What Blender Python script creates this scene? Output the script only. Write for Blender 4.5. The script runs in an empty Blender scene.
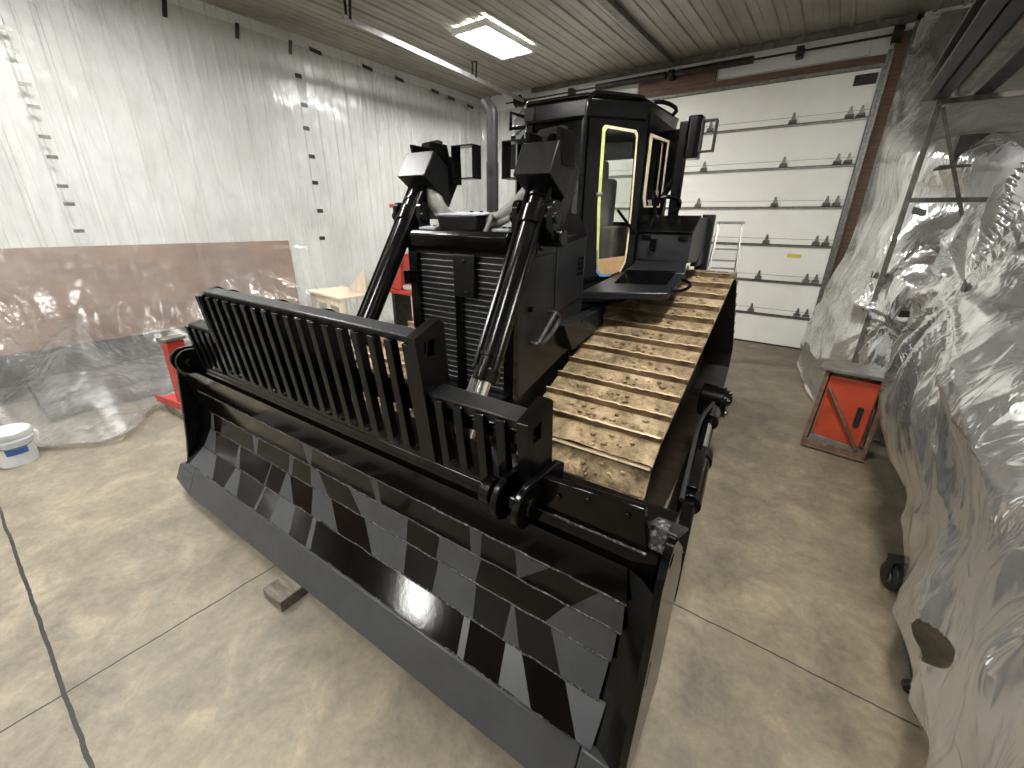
import bpy, bmesh, math, random
from mathutils import Vector, Matrix, noise
random.seed(7)
SC = bpy.context.scene
COL = SC.collection

# ------------------------------------------------------------------ camera
F_PX, YAW_C, PITCH_C, ROLL_C, CAM_H = 416.85, -0.626033, 0.373893, -0.0135, 2.2
cy_, sy_ = math.cos(YAW_C), math.sin(YAW_C)
cp_, sp_ = math.cos(PITCH_C), math.sin(PITCH_C)
fwd = Vector((sy_*cp_, cy_*cp_, -sp_))
rgt = Vector((cy_, -sy_, 0))
dwn = fwd.cross(rgt)
r2 = math.cos(ROLL_C)*rgt + math.sin(ROLL_C)*dwn
d2 = -math.sin(ROLL_C)*rgt + math.cos(ROLL_C)*dwn
cam_d = bpy.data.cameras.new('camera')
cam = bpy.data.objects.new('camera', cam_d)
COL.objects.link(cam)
M = Matrix((r2, -d2, -fwd)).transposed().to_4x4()
M.translation = (0, 0, CAM_H)
cam.matrix_world = M
cam_d.sensor_width = 36
cam_d.lens = F_PX/1024*36
cam_d.clip_start = 0.05
SC.camera = cam

# ------------------------------------------------------------------ world, exposure
wd = bpy.data.worlds.new('world'); SC.world = wd
wd.use_nodes = True
wd.node_tree.nodes['Background'].inputs[0].default_value = (0.9, 0.95, 1.0, 1)
wd.node_tree.nodes['Background'].inputs[1].default_value = 0.05
SC.view_settings.view_transform = 'Standard'
SC.view_settings.look = 'None'
SC.view_settings.gamma = 1
SC.view_settings.use_curve_mapping = False
SC.view_settings.exposure = 0.95
LAMP_EMIT = 62.0

# ------------------------------------------------------------------ room dimensions
XL, XR, YF, YB, ZC = -7.85, 2.9, -7.0, 9.35, 5.0

# ------------------------------------------------------------------ materials
def mat(name, base=(.5, .5, .5), rough=.5, metal=0., spec=.5, coat=0.):
    m = bpy.data.materials.new(name); m.use_nodes = True
    p = m.node_tree.nodes['Principled BSDF']
    p.inputs['Base Color'].default_value = (*base, 1)
    p.inputs['Roughness'].default_value = rough
    p.inputs['Metallic'].default_value = metal
    p.inputs['Specular IOR Level'].default_value = spec
    p.inputs['Coat Weight'].default_value = coat
    return m
def nd(m, t, **kw):
    n = m.node_tree.nodes.new(t)
    for k, v in kw.items():
        if k in n.inputs: n.inputs[k].default_value = v
        else: setattr(n, k, v)
    return n
def lk(m, a, b): m.node_tree.links.new(a, b)
def P(m): return m.node_tree.nodes['Principled BSDF']
def coords(m, scale=(1, 1, 1), which='Object'):
    t = nd(m, 'ShaderNodeTexCoord'); mp = nd(m, 'ShaderNodeMapping'); mp.inputs['Scale'].default_value = scale
    lk(m, t.outputs[which], mp.inputs[0]); return mp.outputs[0]
def ramp(m, fac, stops):
    r = nd(m, 'ShaderNodeValToRGB'); e = r.color_ramp.elements
    while len(e) < len(stops): e.new(0.5)
    for el, (p, c) in zip(e, stops):
        el.position = p; el.color = (*c, 1) if len(c) == 3 else c
    lk(m, fac, r.inputs[0]); return r.outputs[0]
def noise_t(m, vec, scale, detail=5, rough=.6, dist=0.):
    n = nd(m, 'ShaderNodeTexNoise', Scale=scale, Detail=detail, Roughness=rough, Distortion=dist)
    lk(m, vec, n.inputs['Vector']); return n.outputs['Fac']
def bump(m, h, strength=.3, dist=.02):
    b = nd(m, 'ShaderNodeBump', Strength=strength, Distance=dist)
    lk(m, h, b.inputs['Height']); lk(m, b.outputs[0], P(m).inputs['Normal']); return b
def mix(m, fac, a, b, bt='MIX'):
    n = nd(m, 'ShaderNodeMix', data_type='RGBA', blend_type=bt)
    for i, v in ((0, fac), (6, a), (7, b)):
        if hasattr(v, 'links'): lk(m, v, n.inputs[i])
        else: n.inputs[i].default_value = v if i == 0 else (*v, 1)
    return n.outputs[2]

def noisy(name, c1, c2, scale, rough=.5, metal=0., b=.15, bs=None, lo=.35, hi=.65, spec=.5, stretch=(1, 1, 1)):
    m = mat(name, c1, rough, metal, spec)
    v = coords(m, stretch)
    f = noise_t(m, v, scale)
    lk(m, ramp(m, f, [(lo, c1), (hi, c2)]), P(m).inputs['Base Color'])
    if b: bump(m, noise_t(m, v, bs or scale*4), b, .01)
    return m

MT = {}
MT['black'] = noisy('black_paint', (.0016, .0016, .0018), (.003, .0028, .0028), 9, .18, b=.05, bs=60, spec=.22)
MT['black_gloss'] = noisy('wet_black_paint', (.0026, .002, .002), (.0045, .0036, .0034), 4, .09, b=.03, bs=45, spec=.2)
MT['black_matte'] = noisy('matte_black_paint', (.003, .003, .0032), (.007, .007, .0074), 8, .34, b=.05, spec=.25)
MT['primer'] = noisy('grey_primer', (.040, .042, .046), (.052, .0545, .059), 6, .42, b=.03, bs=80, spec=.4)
MT['primer_dark'] = noisy('dark_panel_paint', (.0065, .007, .008), (.013, .0138, .016), 3, .34, b=.05, spec=.4)
MT['edge_weld'] = noisy('weld_seam', (.015, .015, .016), (.16, .16, .165), 55, .22, b=.6, bs=90, lo=.5, hi=.7)
MT['slat'] = mat('grille_slat_glint', (.55, .55, .54), .25, .8)  # pale tone paints ceiling-light glints into the slats
MT['chrome'] = mat('chrome_rod', (.75, .74, .70), .16, 1.0)
MT['bare'] = noisy('bare_steel', (.22, .21, .20), (.42, .41, .39), 12, .35, .9)
MT['hose'] = noisy('hose_wrap', (.10, .098, .088), (.21, .205, .185), 9, .5, b=.4, bs=30)
MT['duct_top'] = noisy('dusty_plate', (.22, .23, .25), (.36, .37, .40), 8, .5)
MT['stack'] = noisy('stack_grey', (.017, .017, .017), (.026, .026, .0255), 6, .5)
MT['lampbox'] = noisy('black_cover_dusted', (.004, .004, .004), (.012, .012, .012), 18, .34, b=.1, spec=.18)
MT['pipe'] = noisy('dirty_pipe_steel', (.16, .145, .125), (.32, .30, .26), 6, .5, .2)
MT['glass'] = None
MT['tape_green'] = noisy('green_masking_tape', (.42, .50, .12), (.55, .60, .25), 14, .7)
MT['tape_cream'] = noisy('cream_masking_tape', (.55, .47, .30), (.68, .60, .42), 14, .7)
MT['tape_blue'] = noisy('blue_masking_tape', (.07, .17, .42), (.12, .25, .5), 14, .7)
MT['masking_paper'] = noisy('tan_masking_paper', (.40, .24, .11), (.50, .31, .15), 7, .7)
MT['seat'] = noisy('seat_cover', (.10, .092, .08), (.16, .15, .13), 6, .8, b=.3)
MT['tape_black'] = mat('black_tape', (.010, .010, .010), .4)
MT['red'] = noisy('red_paint', (.33, .028, .02), (.42, .045, .033), 6, .38)
MT['orange'] = noisy('worn_orange_red_paint', (.42, .052, .016), (.30, .04, .016), 5, .45, b=.1)
MT['rust'] = noisy('rusty_steel', (.10, .065, .045), (.22, .14, .09), 14, .6, .3, b=.3)
MT['grime'] = noisy('grimy_grey_steel', (.09, .085, .075), (.18, .17, .15), 9, .5, .3)
MT['wood'] = noisy('weathered_wood', (.085, .07, .052), (.20, .175, .14), 5, .75, b=.3, stretch=(1, 6, 6))
MT['pale_wood'] = noisy('pale_wood', (.55, .47, .35), (.70, .62, .50), 5, .65, b=.15, stretch=(5, 5, 1))
MT['brown_wood'] = noisy('brown_plank', (.075, .04, .025), (.14, .08, .05), 4, .6, b=.2, stretch=(1, 8, 8))
MT['card'] = noisy('cardboard', (.30, .19, .10), (.38, .25, .14), 3, .8)
MT['alu'] = noisy('aluminium', (.36, .36, .355), (.50, .50, .49), 9, .35, .8)
MT['white_plastic'] = noisy('white_bucket_plastic', (.45, .47, .48), (.58, .60, .61), 5, .4)
MT['blue_label'] = mat('blue_label', (.03, .09, .28), .4)
MT['rubber'] = mat('black_rubber', (.012, .012, .012), .55)
MT['dark_steel'] = noisy('dark_steel', (.012, .012, .012), (.035, .032, .03), 10, .45, .5)
MT['rack'] = noisy('grey_rack_steel', (.075, .07, .06), (.15, .14, .12), 12, .5, .4)
MT['yellow'] = mat('yellow_sticker', (.75, .6, .05), .5)
MT['dark_stuff'] = noisy('dark_clutter', (.02, .02, .02), (.08, .07, .06), 3, .6)
MT['door_white'] = noisy('white_door_paint', (.92, .915, .85), (.85, .84, .77), 1.6, .4, b=.02, lo=.45, hi=.8)
MT['door_edge'] = mat('grey_door_seam', (.03, .03, .028), .5)
MT['zinc'] = noisy('galvanised_zinc', (.13, .125, .115), (.24, .235, .215), 20, .4, .7)
MT['soffit'] = mat('fixture_white', (.8, .8, .8), .4)

def m_glass():
    m = bpy.data.materials.new('cab_glass'); m.use_nodes = True
    nt = m.node_tree; nt.nodes.remove(P(m))
    tr = nd(m, 'ShaderNodeBsdfTransparent'); tr.inputs[0].default_value = (.80, .82, .80, 1)
    gl = nd(m, 'ShaderNodeBsdfGlossy', Roughness=.03); fr = nd(m, 'ShaderNodeFresnel', IOR=1.45)
    mx = nd(m, 'ShaderNodeMixShader')
    lk(m, fr.outputs[0], mx.inputs[0]); lk(m, tr.outputs[0], mx.inputs[1]); lk(m, gl.outputs[0], mx.inputs[2])
    lk(m, mx.outputs[0], nt.nodes['Material Output'].inputs[0]); return m
MT['glass'] = m_glass()

def m_plastic(name, op_lo, op_hi, tint, stretch=(1, 1, 1), bstr=.5, sc=5.0, rough=.16, gloss=.8):
    """thin clear film: see-through, glossy, hazier along its creases"""
    m = mat(name, tint, rough, 0, .75)
    nt = m.node_tree; p = P(m)
    v = coords(m, stretch, 'Object')
    def ridge(vec, scale, power, dist):
        n = noise_t(m, vec, scale, 3, .55, dist)
        a = nd(m, 'ShaderNodeMath', operation='MULTIPLY_ADD'); lk(m, n, a.inputs[0]); a.inputs[1].default_value = 2; a.inputs[2].default_value = -1
        b = nd(m, 'ShaderNodeMath', operation='ABSOLUTE'); lk(m, a.outputs[0], b.inputs[0])
        c = nd(m, 'ShaderNodeMath', operation='SUBTRACT'); c.inputs[0].default_value = 1; lk(m, b.outputs[0], c.inputs[1])
        d = nd(m, 'ShaderNodeMath', operation='POWER'); lk(m, c.outputs[0], d.inputs[0]); d.inputs[1].default_value = power
        return d.outputs[0]
    r1 = ridge(v, sc, 9, .5); r2 = ridge(v, sc*2.7, 7, .8); cl = noise_t(m, coords(m), sc*.28, 4, .55, .4)
    h = nd(m, 'ShaderNodeMath', operation='MULTIPLY_ADD'); lk(m, r2, h.inputs[0]); h.inputs[1].default_value = .45; lk(m, r1, h.inputs[2])
    bump(m, h.outputs[0], bstr, .03)
    k = nd(m, 'ShaderNodeMath', operation='MULTIPLY_ADD'); lk(m, h.outputs[0], k.inputs[0]); k.inputs[1].default_value = .35; lk(m, cl, k.inputs[2])
    fac = nd(m, 'ShaderNodeMapRange')
    for q, x in (('From Min', .35), ('From Max', 1.0), ('To Min', op_lo), ('To Max', op_hi)): fac.inputs[q].default_value = x
    lk(m, k.outputs[0], fac.inputs[0])
    tl = nd(m, 'ShaderNodeBsdfTranslucent'); tl.inputs[0].default_value = (*tint, 1)
    m1 = nd(m, 'ShaderNodeMixShader'); m1.inputs[0].default_value = .35
    lk(m, p.outputs[0], m1.inputs[1]); lk(m, tl.outputs[0], m1.inputs[2])
    tr = nd(m, 'ShaderNodeBsdfTransparent'); tr.inputs[0].default_value = (.97, .97, .97, 1)
    m2 = nd(m, 'ShaderNodeMixShader'); lk(m, fac.outputs[0], m2.inputs[0])
    lk(m, tr.outputs[0], m2.inputs[1]); lk(m, m1.outputs[0], m2.inputs[2])
    gl = nd(m, 'ShaderNodeBsdfGlossy', Roughness=rough); fr = nd(m, 'ShaderNodeFresnel', IOR=1.5)
    lk(m, nt.nodes['Bump'].outputs[0], gl.inputs['Normal']); lk(m, nt.nodes['Bump'].outputs[0], fr.inputs['Normal'])
    m3 = nd(m, 'ShaderNodeMixShader'); fh = nd(m, 'ShaderNodeMath', operation='MULTIPLY'); lk(m, fr.outputs[0], fh.inputs[0]); fh.inputs[1].default_value = gloss
    lk(m, fh.outputs[0], m3.inputs[0]); lk(m, m2.outputs[0], m3.inputs[1]); lk(m, gl.outputs[0], m3.inputs[2])
    lk(m, m3.outputs[0], nt.nodes['Material Output'].inputs[0])
    return m
MT['sheet_wall'] = m_plastic('clear_plastic_on_wall', .04, .26, (.56, .57, .57), (1, 1, .22), .22, 2.2, .22, .4)
MT['sheet_far'] = m_plastic('clear_plastic_far', .26, .66, (.84, .85, .85), (1, 1, .45), .22, 2.6, .22)
MT['sheet_near'] = m_plastic('clear_plastic_near', .52, .92, (.90, .90, .89), (1, 1, .45), .22, 2.2, .22)

def m_concrete():
    m = mat('stained_concrete', (.4, .38, .33), .4)
    v = coords(m)
    big = noise_t(m, v, .55, 5, .6, .6); mid = noise_t(m, v, 3.2, 9, .74, .35); fine = noise_t(m, v, 22, 6, .7)
    a = ramp(m, big, [(.32, (.105, .091, .066)), (.52, (.178, .154, .108)), (.7, (.29, .235, .140))])
    bcol = ramp(m, mid, [(.34, (.060, .053, .041)), (.45, (.138, .122, .091)), (.54, (.215, .19, .138)), (.66, (.37, .32, .225))])
    c = mix(m, .62, a, bcol)
    c = mix(m, .25, c, ramp(m, fine, [(.3, (.095, .085, .07)), (.7, (.29, .26, .205))]))
    # browner, darker tint towards the right-hand bay
    sep = nd(m, 'ShaderNodeSeparateXYZ'); lk(m, v, sep.inputs[0])
    mr = nd(m, 'ShaderNodeMapRange')
    for k, x in (('From Min', -2.2), ('From Max', .6), ('To Min', 0), ('To Max', .6)): mr.inputs[k].default_value = x
    lk(m, sep.outputs[0], mr.inputs[0])
    c = mix(m, mr.outputs[0], c, mix(m, 1.0, c, (.90, .80, .62), 'MULTIPLY'))
    # saw-cut control joints
    def joint(out, pos, w):
        s = nd(m, 'ShaderNodeMath', operation='SUBTRACT'); lk(m, out, s.inputs[0]); s.inputs[1].default_value = pos
        ab = nd(m, 'ShaderNodeMath', operation='ABSOLUTE'); lk(m, s.outputs[0], ab.inputs[0])
        l = nd(m, 'ShaderNodeMath', operation='LESS_THAN'); lk(m, ab.outputs[0], l.inputs[0]); l.inputs[1].default_value = w
        return l.outputs[0]
    warp = nd(m, 'ShaderNodeVectorMath', operation='MULTIPLY_ADD')
    n3 = nd(m, 'ShaderNodeTexNoise', Scale=7.0, Detail=4.0); lk(m, v, n3.inputs['Vector'])
    lk(m, n3.outputs['Color'], warp.inputs[0]); warp.inputs[1].default_value = (.02, .02, 0); lk(m, v, warp.inputs[2])
    s2 = nd(m, 'ShaderNodeSeparateXYZ'); lk(m, warp.outputs[0], s2.inputs[0])
    for o, pos, w in ((s2.outputs[1], -.18, .009), (s2.outputs[1], 2.16, .005), (s2.outputs[0], -2.55, .005)):
        c = mix(m, joint(o, pos, w), c, (.018, .017, .015))
    lk(m, c, P(m).inputs['Base Color'])
    rr = ramp(m, mid, [(.3, (.50, .50, .50)), (.7, (.72, .72, .72))]); lk(m, rr, P(m).inputs['Roughness'])
    bump(m, fine, .12, .01)
    return m
MT['floor'] = m_concrete()

def m_ceiling():
    m = mat('grimy_white_steel_ceiling', (.4, .39, .36), .38)
    v = coords(m, (1, .25, 1)); f = noise_t(m, v, 2.2, 6, .65)
    v2 = coords(m); f2 = noise_t(m, v2, .7, 4, .6)
    c = ramp(m, f, [(.35, (.34, .325, .275)), (.65, (.175, .162, .13))])
    c = mix(m, .4, c, ramp(m, f2, [(.35, (.38, .365, .32)), (.7, (.12, .11, .09))]))
    lk(m, c, P(m).inputs['Base Color']); return m
MT['ceiling'] = m_ceiling()

MT['wall_white'] = noisy('white_ribbed_steel', (.68, .69, .68), (.58, .59, .57), 1.3, .4, b=.0)
MT['plywood'] = noisy('brown_plywood', (.20, .125, .085), (.30, .20, .145), 1.6, .6, b=.1, stretch=(1, 1, 2.2))
MT['base_dark'] = noisy('dark_wall_base', (.03, .028, .026), (.08, .075, .07), 2, .6)

def m_mud():
    m = mat('dried_mud_on_steel', (.35, .25, .14), .8)
    v = coords(m)
    oi = nd(m, 'ShaderNodeObjectInfo')
    va = nd(m, 'ShaderNodeVectorMath', operation='ADD')
    cmb = nd(m, 'ShaderNodeCombineXYZ'); k = nd(m, 'ShaderNodeMath', operation='MULTIPLY'); k.inputs[1].default_value = 37.
    lk(m, oi.outputs['Random'], k.inputs[0]); lk(m, k.outputs[0], cmb.inputs[0]); lk(m, k.outputs[0], cmb.inputs[1])
    lk(m, v, va.inputs[0]); lk(m, cmb.outputs[0], va.inputs[1])
    f = noise_t(m, va.outputs[0], 4.5, 7, .66, .8); g = noise_t(m, va.outputs[0], 26, 6, .7)
    c = ramp(m, f, [(.35, (.050, .028, .013)), (.46, (.165, .105, .05)), (.55, (.34, .245, .13)), (.68, (.58, .46, .29))])
    c = mix(m, .45, c, ramp(m, g, [(.32, (.06, .036, .018)), (.7, (.48, .37, .22))]))
    lk(m, c, P(m).inputs['Base Color'])
    h = nd(m, 'ShaderNodeMath', operation='ADD'); lk(m, f, h.inputs[0]); lk(m, g, h.inputs[1])
    bump(m, h.outputs[0], .8, .02); return m
MT['mud'] = m_mud()
MT['shoe_edge'] = noisy('worn_grouser_edge', (.34, .25, .15), (.62, .50, .33), 9, .4, .2, b=.3, stretch=(1, 6, 6))
MT['grouser_face'] = noisy('rusty_grouser_face', (.065, .038, .02), (.26, .17, .09), 7, .6, .1, b=.6, stretch=(1, 3, 3))
MT['shoe_under'] = noisy('oiled_track_steel', (.012, .008, .006), (.025, .017, .012), 4, .4)

# ------------------------------------------------------------------ mesh helpers
class MB:
    """collects shapes into one mesh; mi is the material slot of what is added next"""
    def __init__(s): s.bm = bmesh.new(); s.mi = 0
    def _f(s, vs):
        try:
            f = s.bm.faces.new(vs); f.material_index = s.mi; return f
        except ValueError: return None
    def hexa(s, p):
        v = [s.bm.verts.new(q) for q in p]
        for idx in ((3, 2, 1, 0), (4, 5, 6, 7), (0, 1, 5, 4), (1, 2, 6, 5), (2, 3, 7, 6), (3, 0, 4, 7)):
            s._f([v[i] for i in idx])
        return s
    def box(s, x0, x1, y0, y1, z0, z1):
        return s.hexa([(x0, y0, z0), (x1, y0, z0), (x1, y1, z0), (x0, y1, z0), (x0, y0, z1), (x1, y0, z1), (x1, y1, z1), (x0, y1, z1)])
    def obox(s, c, ax, ay, az, hx, hy, hz):
        c = Vector(c); ax, ay, az = (Vector(a).normalized() for a in (ax, ay, az))
        P_ = [c + ax*hx*a + ay*hy*b + az*hz*d for d in (-1, 1) for a, b in ((-1, -1), (1, -1), (1, 1), (-1, 1))]
        return s.hexa(P_)
    def bar(s, a, b, w, h, up=(0, 0, 1)):
        a, b = Vector(a), Vector(b); d = (b-a).normalized(); u = Vector(up)
        side = d.cross(u)
        if side.length < 1e-4: side = d.cross(Vector((1, 0, 0)))
        side.normalize(); u2 = side.cross(d)
        return s.obox((a+b)/2, d, side, u2, (b-a).length/2, w/2, h/2)
    def prism(s, poly, fn, a, b):
        """poly of 2D points, fn(p, t) -> 3D; extruded between t=a and t=b"""
        A = [s.bm.verts.new(fn(p, a)) for p in poly]; Bv = [s.bm.verts.new(fn(p, b)) for p in poly]
        n = len(poly)
        s._f(A[::-1]); s._f(Bv)
        for i in range(n): s._f([A[i], A[(i+1) % n], Bv[(i+1) % n], Bv[i]])
        return s
    def px(s, poly, x0, x1): return s.prism(poly, lambda p, t: (t, p[0], p[1]), x0, x1)   # poly (y,z)
    def py(s, poly, y0, y1): return s.prism(poly, lambda p, t: (p[0], t, p[1]), y0, y1)   # poly (x,z)
    def pz(s, poly, z0, z1): return s.prism(poly, lambda p, t: (p[0], p[1], t), z0, z1)   # poly (x,y)
    def plate(s, outer, holes, fn, t0, t1):
        """plate with holes; fn(p,t)->3D"""
        tmp = bmesh.new(); edges = []
        for loop in [outer]+holes:
            vs = [tmp.verts.new((p[0], p[1], 0)) for p in loop]
            for i in range(len(vs)): edges.append(tmp.edges.new((vs[i], vs[(i+1) % len(vs)])))
        bmesh.ops.triangle_fill(tmp, use_beauty=True, use_dissolve=False, edges=edges)
        for t, flip in ((t0, True), (t1, False)):
            mp = {v: s.bm.verts.new(fn((v.co.x, v.co.y), t)) for v in tmp.verts}
            for f in tmp.faces:
                vs = [mp[v] for v in f.verts]
                s._f(vs[::-1] if flip else vs)
        tmp.free()
        for loop in [outer]+holes:
            n = len(loop)
            A = [s.bm.verts.new(fn(p, t0)) for p in loop]; Bv = [s.bm.verts.new(fn(p, t1)) for p in loop]
            for i in range(n): s._f([A[i], A[(i+1) % n], Bv[(i+1) % n], Bv[i]])
        return s
    def tube(s, pts, r, n=12, cap=True, smooth_path=0):
        pts = [Vector(p) for p in pts]
        if smooth_path:
            for _ in range(smooth_path):
                q = [pts[0]]
                for a, b in zip(pts, pts[1:]): q += [a.lerp(b, .25), a.lerp(b, .75)]
                pts = q+[pts[-1]]
        rs = r if isinstance(r, (list, tuple)) else [r]*len(pts)
        if len(rs) != len(pts):
            rs = [rs[0]+(rs[-1]-rs[0])*i/(len(pts)-1) for i in range(len(pts))]
        rings = []; prev = None
        for i, p in enumerate(pts):
            d = (pts[min(i+1, len(pts)-1)]-pts[max(i-1, 0)]).normalized()
            if prev is None:
                a = d.orthogonal().normalized()
            else:
                a = prev-d*prev.dot(d)
                a = a.normalized() if a.length > 1e-5 else d.orthogonal().normalized()
            prev = a; b = d.cross(a)
            rings.append([s.bm.verts.new(p+(a*math.cos(k*math.tau/n)+b*math.sin(k*math.tau/n))*rs[i]) for k in range(n)])
        for A, B_ in zip(rings, rings[1:]):
            for k in range(n): s._f([A[k], A[(k+1) % n], B_[(k+1) % n], B_[k]])
        if cap: s._f(rings[0][::-1]); s._f(rings[-1])
        return s
    def cyl(s, a, b, r, n=20): return s.tube([a, b], r, n)
    def lathe(s, prof, c, n=28):
        """prof (r,z) about the vertical axis at c"""
        c = Vector(c); rings = []
        for r, z in prof: rings.append([s.bm.verts.new(c+Vector((r*math.cos(k*math.tau/n), r*math.sin(k*math.tau/n), z))) for k in range(n)])
        for A, B_ in zip(rings, rings[1:]):
            for k in range(n): s._f([A[k], A[(k+1) % n], B_[(k+1) % n], B_[k]])
        s._f(rings[0][::-1]); s._f(rings[-1]); return s
    def ball(s, c, r, sc=(1, 1, 1), seg=12):
        rr = bmesh.ops.create_uvsphere(s.bm, u_segments=seg, v_segments=max(6, seg//2), radius=r, matrix=Matrix.Translation(c) @ Matrix.Diagonal((*sc, 1)))
        for v in rr['verts']:
            for f in v.link_faces: f.material_index = s.mi
        return s
    def bolt(s, c, axis, r=.018, h=.014): 
        c = Vector(c); return s.tube([c-Vector(axis)*.004, c+Vector(axis)*h], r, 6)
    def build(s, name, mats, parent=None, bevel=0., seg=2, angle=32, fix=True):
        bm = s.bm
        if fix: bmesh.ops.recalc_face_normals(bm, faces=bm.faces)
        bm.normal_update()
        ca = math.radians(angle)
        for f in bm.faces: f.smooth = True
        for e in bm.edges:
            if len(e.link_faces) == 2:
                if e.calc_face_angle(0) > ca: e.smooth = False
            else: e.smooth = False
        me = bpy.data.meshes.new(name); bm.to_mesh(me); bm.free()
        for m in (mats if isinstance(mats, (list, tuple)) else [mats]): me.materials.append(MT[m] if isinstance(m, str) else m)
        o = bpy.data.objects.new(name, me); COL.objects.link(o)
        if parent is not None: o.parent = parent
        if bevel:
            md = o.modifiers.new('bevel', 'BEVEL'); md.width = bevel; md.segments = seg; md.limit_method = 'ANGLE'; md.angle_limit = math.radians(40)
            md.harden_normals = False
        return o
def empty(name, loc=(0, 0, 0), rz=0):
    o = bpy.data.objects.new(name, None); COL.objects.link(o); o.location = loc; o.rotation_euler.z = rz
    o.empty_display_size = .2; return o
def tag(o, label, cat, group=None):
    o['label'] = label; o['category'] = cat
    if group: o['group'] = group
    return o
def struct(o): o['kind'] = 'structure'; return o
def dup(o, parent=None):
    c = o.copy(); COL.objects.link(c)
    if parent is not None: c.parent = parent
    for ch in list(o.children): dup(ch, c)
    return c
def circ(c, r, n=20, a0=0, a1=360):
    full = a1-a0 >= 360
    return [(c[0]+r*math.cos(math.radians(a0+(a1-a0)*k/(n if full else n-1))), c[1]+r*math.sin(math.radians(a0+(a1-a0)*k/(n if full else n-1)))) for k in range(n)]
def rrect(x0, x1, y0, y1, r, n=5):
    p = []
    for cx, cy, a in ((x1-r, y1-r, 0), (x0+r, y1-r, 90), (x0+r, y0+r, 180), (x1-r, y0+r, 270)):
        p += circ((cx, cy), r, n, a, a+90)
    return p

# ------------------------------------------------------------------ room shell
struct(MB().box(XL-.3, XR+.3, YF-.3, YB+.3, -.2, 0).build('floor', 'floor'))
def ribbed(u0, u1, pitch, w, h):
    """profile of box-rib steel sheet: list of (u, offset)"""
    p = []; u = u0
    while u < u1-1e-6:
        p += [(u, 0), (u+w*.3, h), (u+w, h), (u+w*1.3, 0)]
        p += [(u+pitch*.5, 0), (u+pitch*.5+.006, h*.3), (u+pitch*.5+.03, h*.3), (u+pitch*.5+.036, 0)]
        u += pitch
    return p+[(u1, 0)]
m = MB(); rp = ribbed(XL, XR, .305, .05, .022)
poly = [(u, ZC-o) for u, o in rp]+[(XR, ZC+.12), (XL, ZC+.12)]
m.py(poly, YF, YB)
struct(m.build('ceiling', 'ceiling', angle=20))
# left wall: ribbed steel above, plywood wainscot, dark base
m = MB(); rp = ribbed(YF, YB, .305, .05, .022)
m.mi = 0; m.pz([(XL+o, u) for u, o in rp]+[(XL-.15, YB), (XL-.15, YF)], 0, ZC)
m.mi = 1; m.box(XL, XL+.045, YF, 3.97, .60, 1.82)
m.mi = 2; m.box(XL, XL+.06, YF, 3.97, 0, .60)
struct(m.build('wall_left', ['wall_white', 'plywood', 'base_dark'], angle=20))
# back wall with the door opening (x -6.3..0, z 0..4.42)
DX0, DX1, DZ = -6.3, .0, 4.42
m = MB()
rp = ribbed(DX1+.22, XR, .305, .05, .022)
m.pz([(u, YB-o) for u, o in rp]+[(XR, YB+.15), (DX1+.22, YB+.15)], 0, ZC)
m.box(XL, DX0, YB, YB+.15, 0, ZC)
m.box(DX0, DX1+.22, YB, YB+.15, DZ+.12, ZC)
struct(m.build('wall_back', ['wall_white'], angle=20))
struct(MB().box(XR, XR+.15, YF, YB, 0, ZC).build('wall_right', 'wall_white'))
struct(MB().box(XL, XR, YF-.15, YF, 0, ZC).build('wall_front', 'wall_white'))
# sectional garage door
door = struct(empty('door_1', (0, YB, 0)))
SEC = [0, .59, 1.21, 1.85, 2.48, 3.11, 3.76, 4.40]
for i, (a, b) in enumerate(zip(SEC, SEC[1:])):
    m = MB(); m.box(DX0, DX1, -.03, .03, a+.004, b-.004)
    struct(m.build('door_section', 'door_white', door, .006))
    if i < 6:
        m = MB(); m.box(DX0, DX1, -.048, -.03, b-.035, b-.004); m.mi = 1; m.box(DX0, DX1, -.036, -.02, b-.006, b+.010)
        m.mi = 0; m.box(DX0, DX1, -.034, -.028, b+.10, b+.106)
        struct(m.build('section_rail', ['zinc', 'door_edge'], door))
    for hx in ([-1.0, -2.3, -3.6, -4.9, -6.2, -.10, -.24] if i < 6 else []):
        m = MB(); z = b+.02
        m.px([(-.03, z+.005), (-.05, z+.005), (-.055, z+.03), (-.03, z+.05)], hx-.055, hx+.055)
        m.prism([(hx-.035, z+.04), (hx+.035, z+.04), (hx+.012, z+.15), (hx-.012, z+.15)], lambda p, t: (p[0], t, p[1]), -.045, -.03)
        m.tube([(hx-.06, -.05, z), (hx+.06, -.05, z)], .012, 8)
        struct(m.build('hinge', 'zinc', door))
m = MB(); m.box(-.30, -.02, -.05, -.03, 4.20, 4.34); struct(m.build('lock_plate', 'dark_steel', door, .004))
m = MB(); m.box(DX0, DX1, -.036, .02, -0.0, .03); struct(m.build('bottom_seal', 'rubber', door))
m = MB(); m.py(rrect(-.62, -.40, 1.64, 1.70, .02), -.0345, -.029); struct(m.build('sticker', 'yellow', door))
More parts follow.
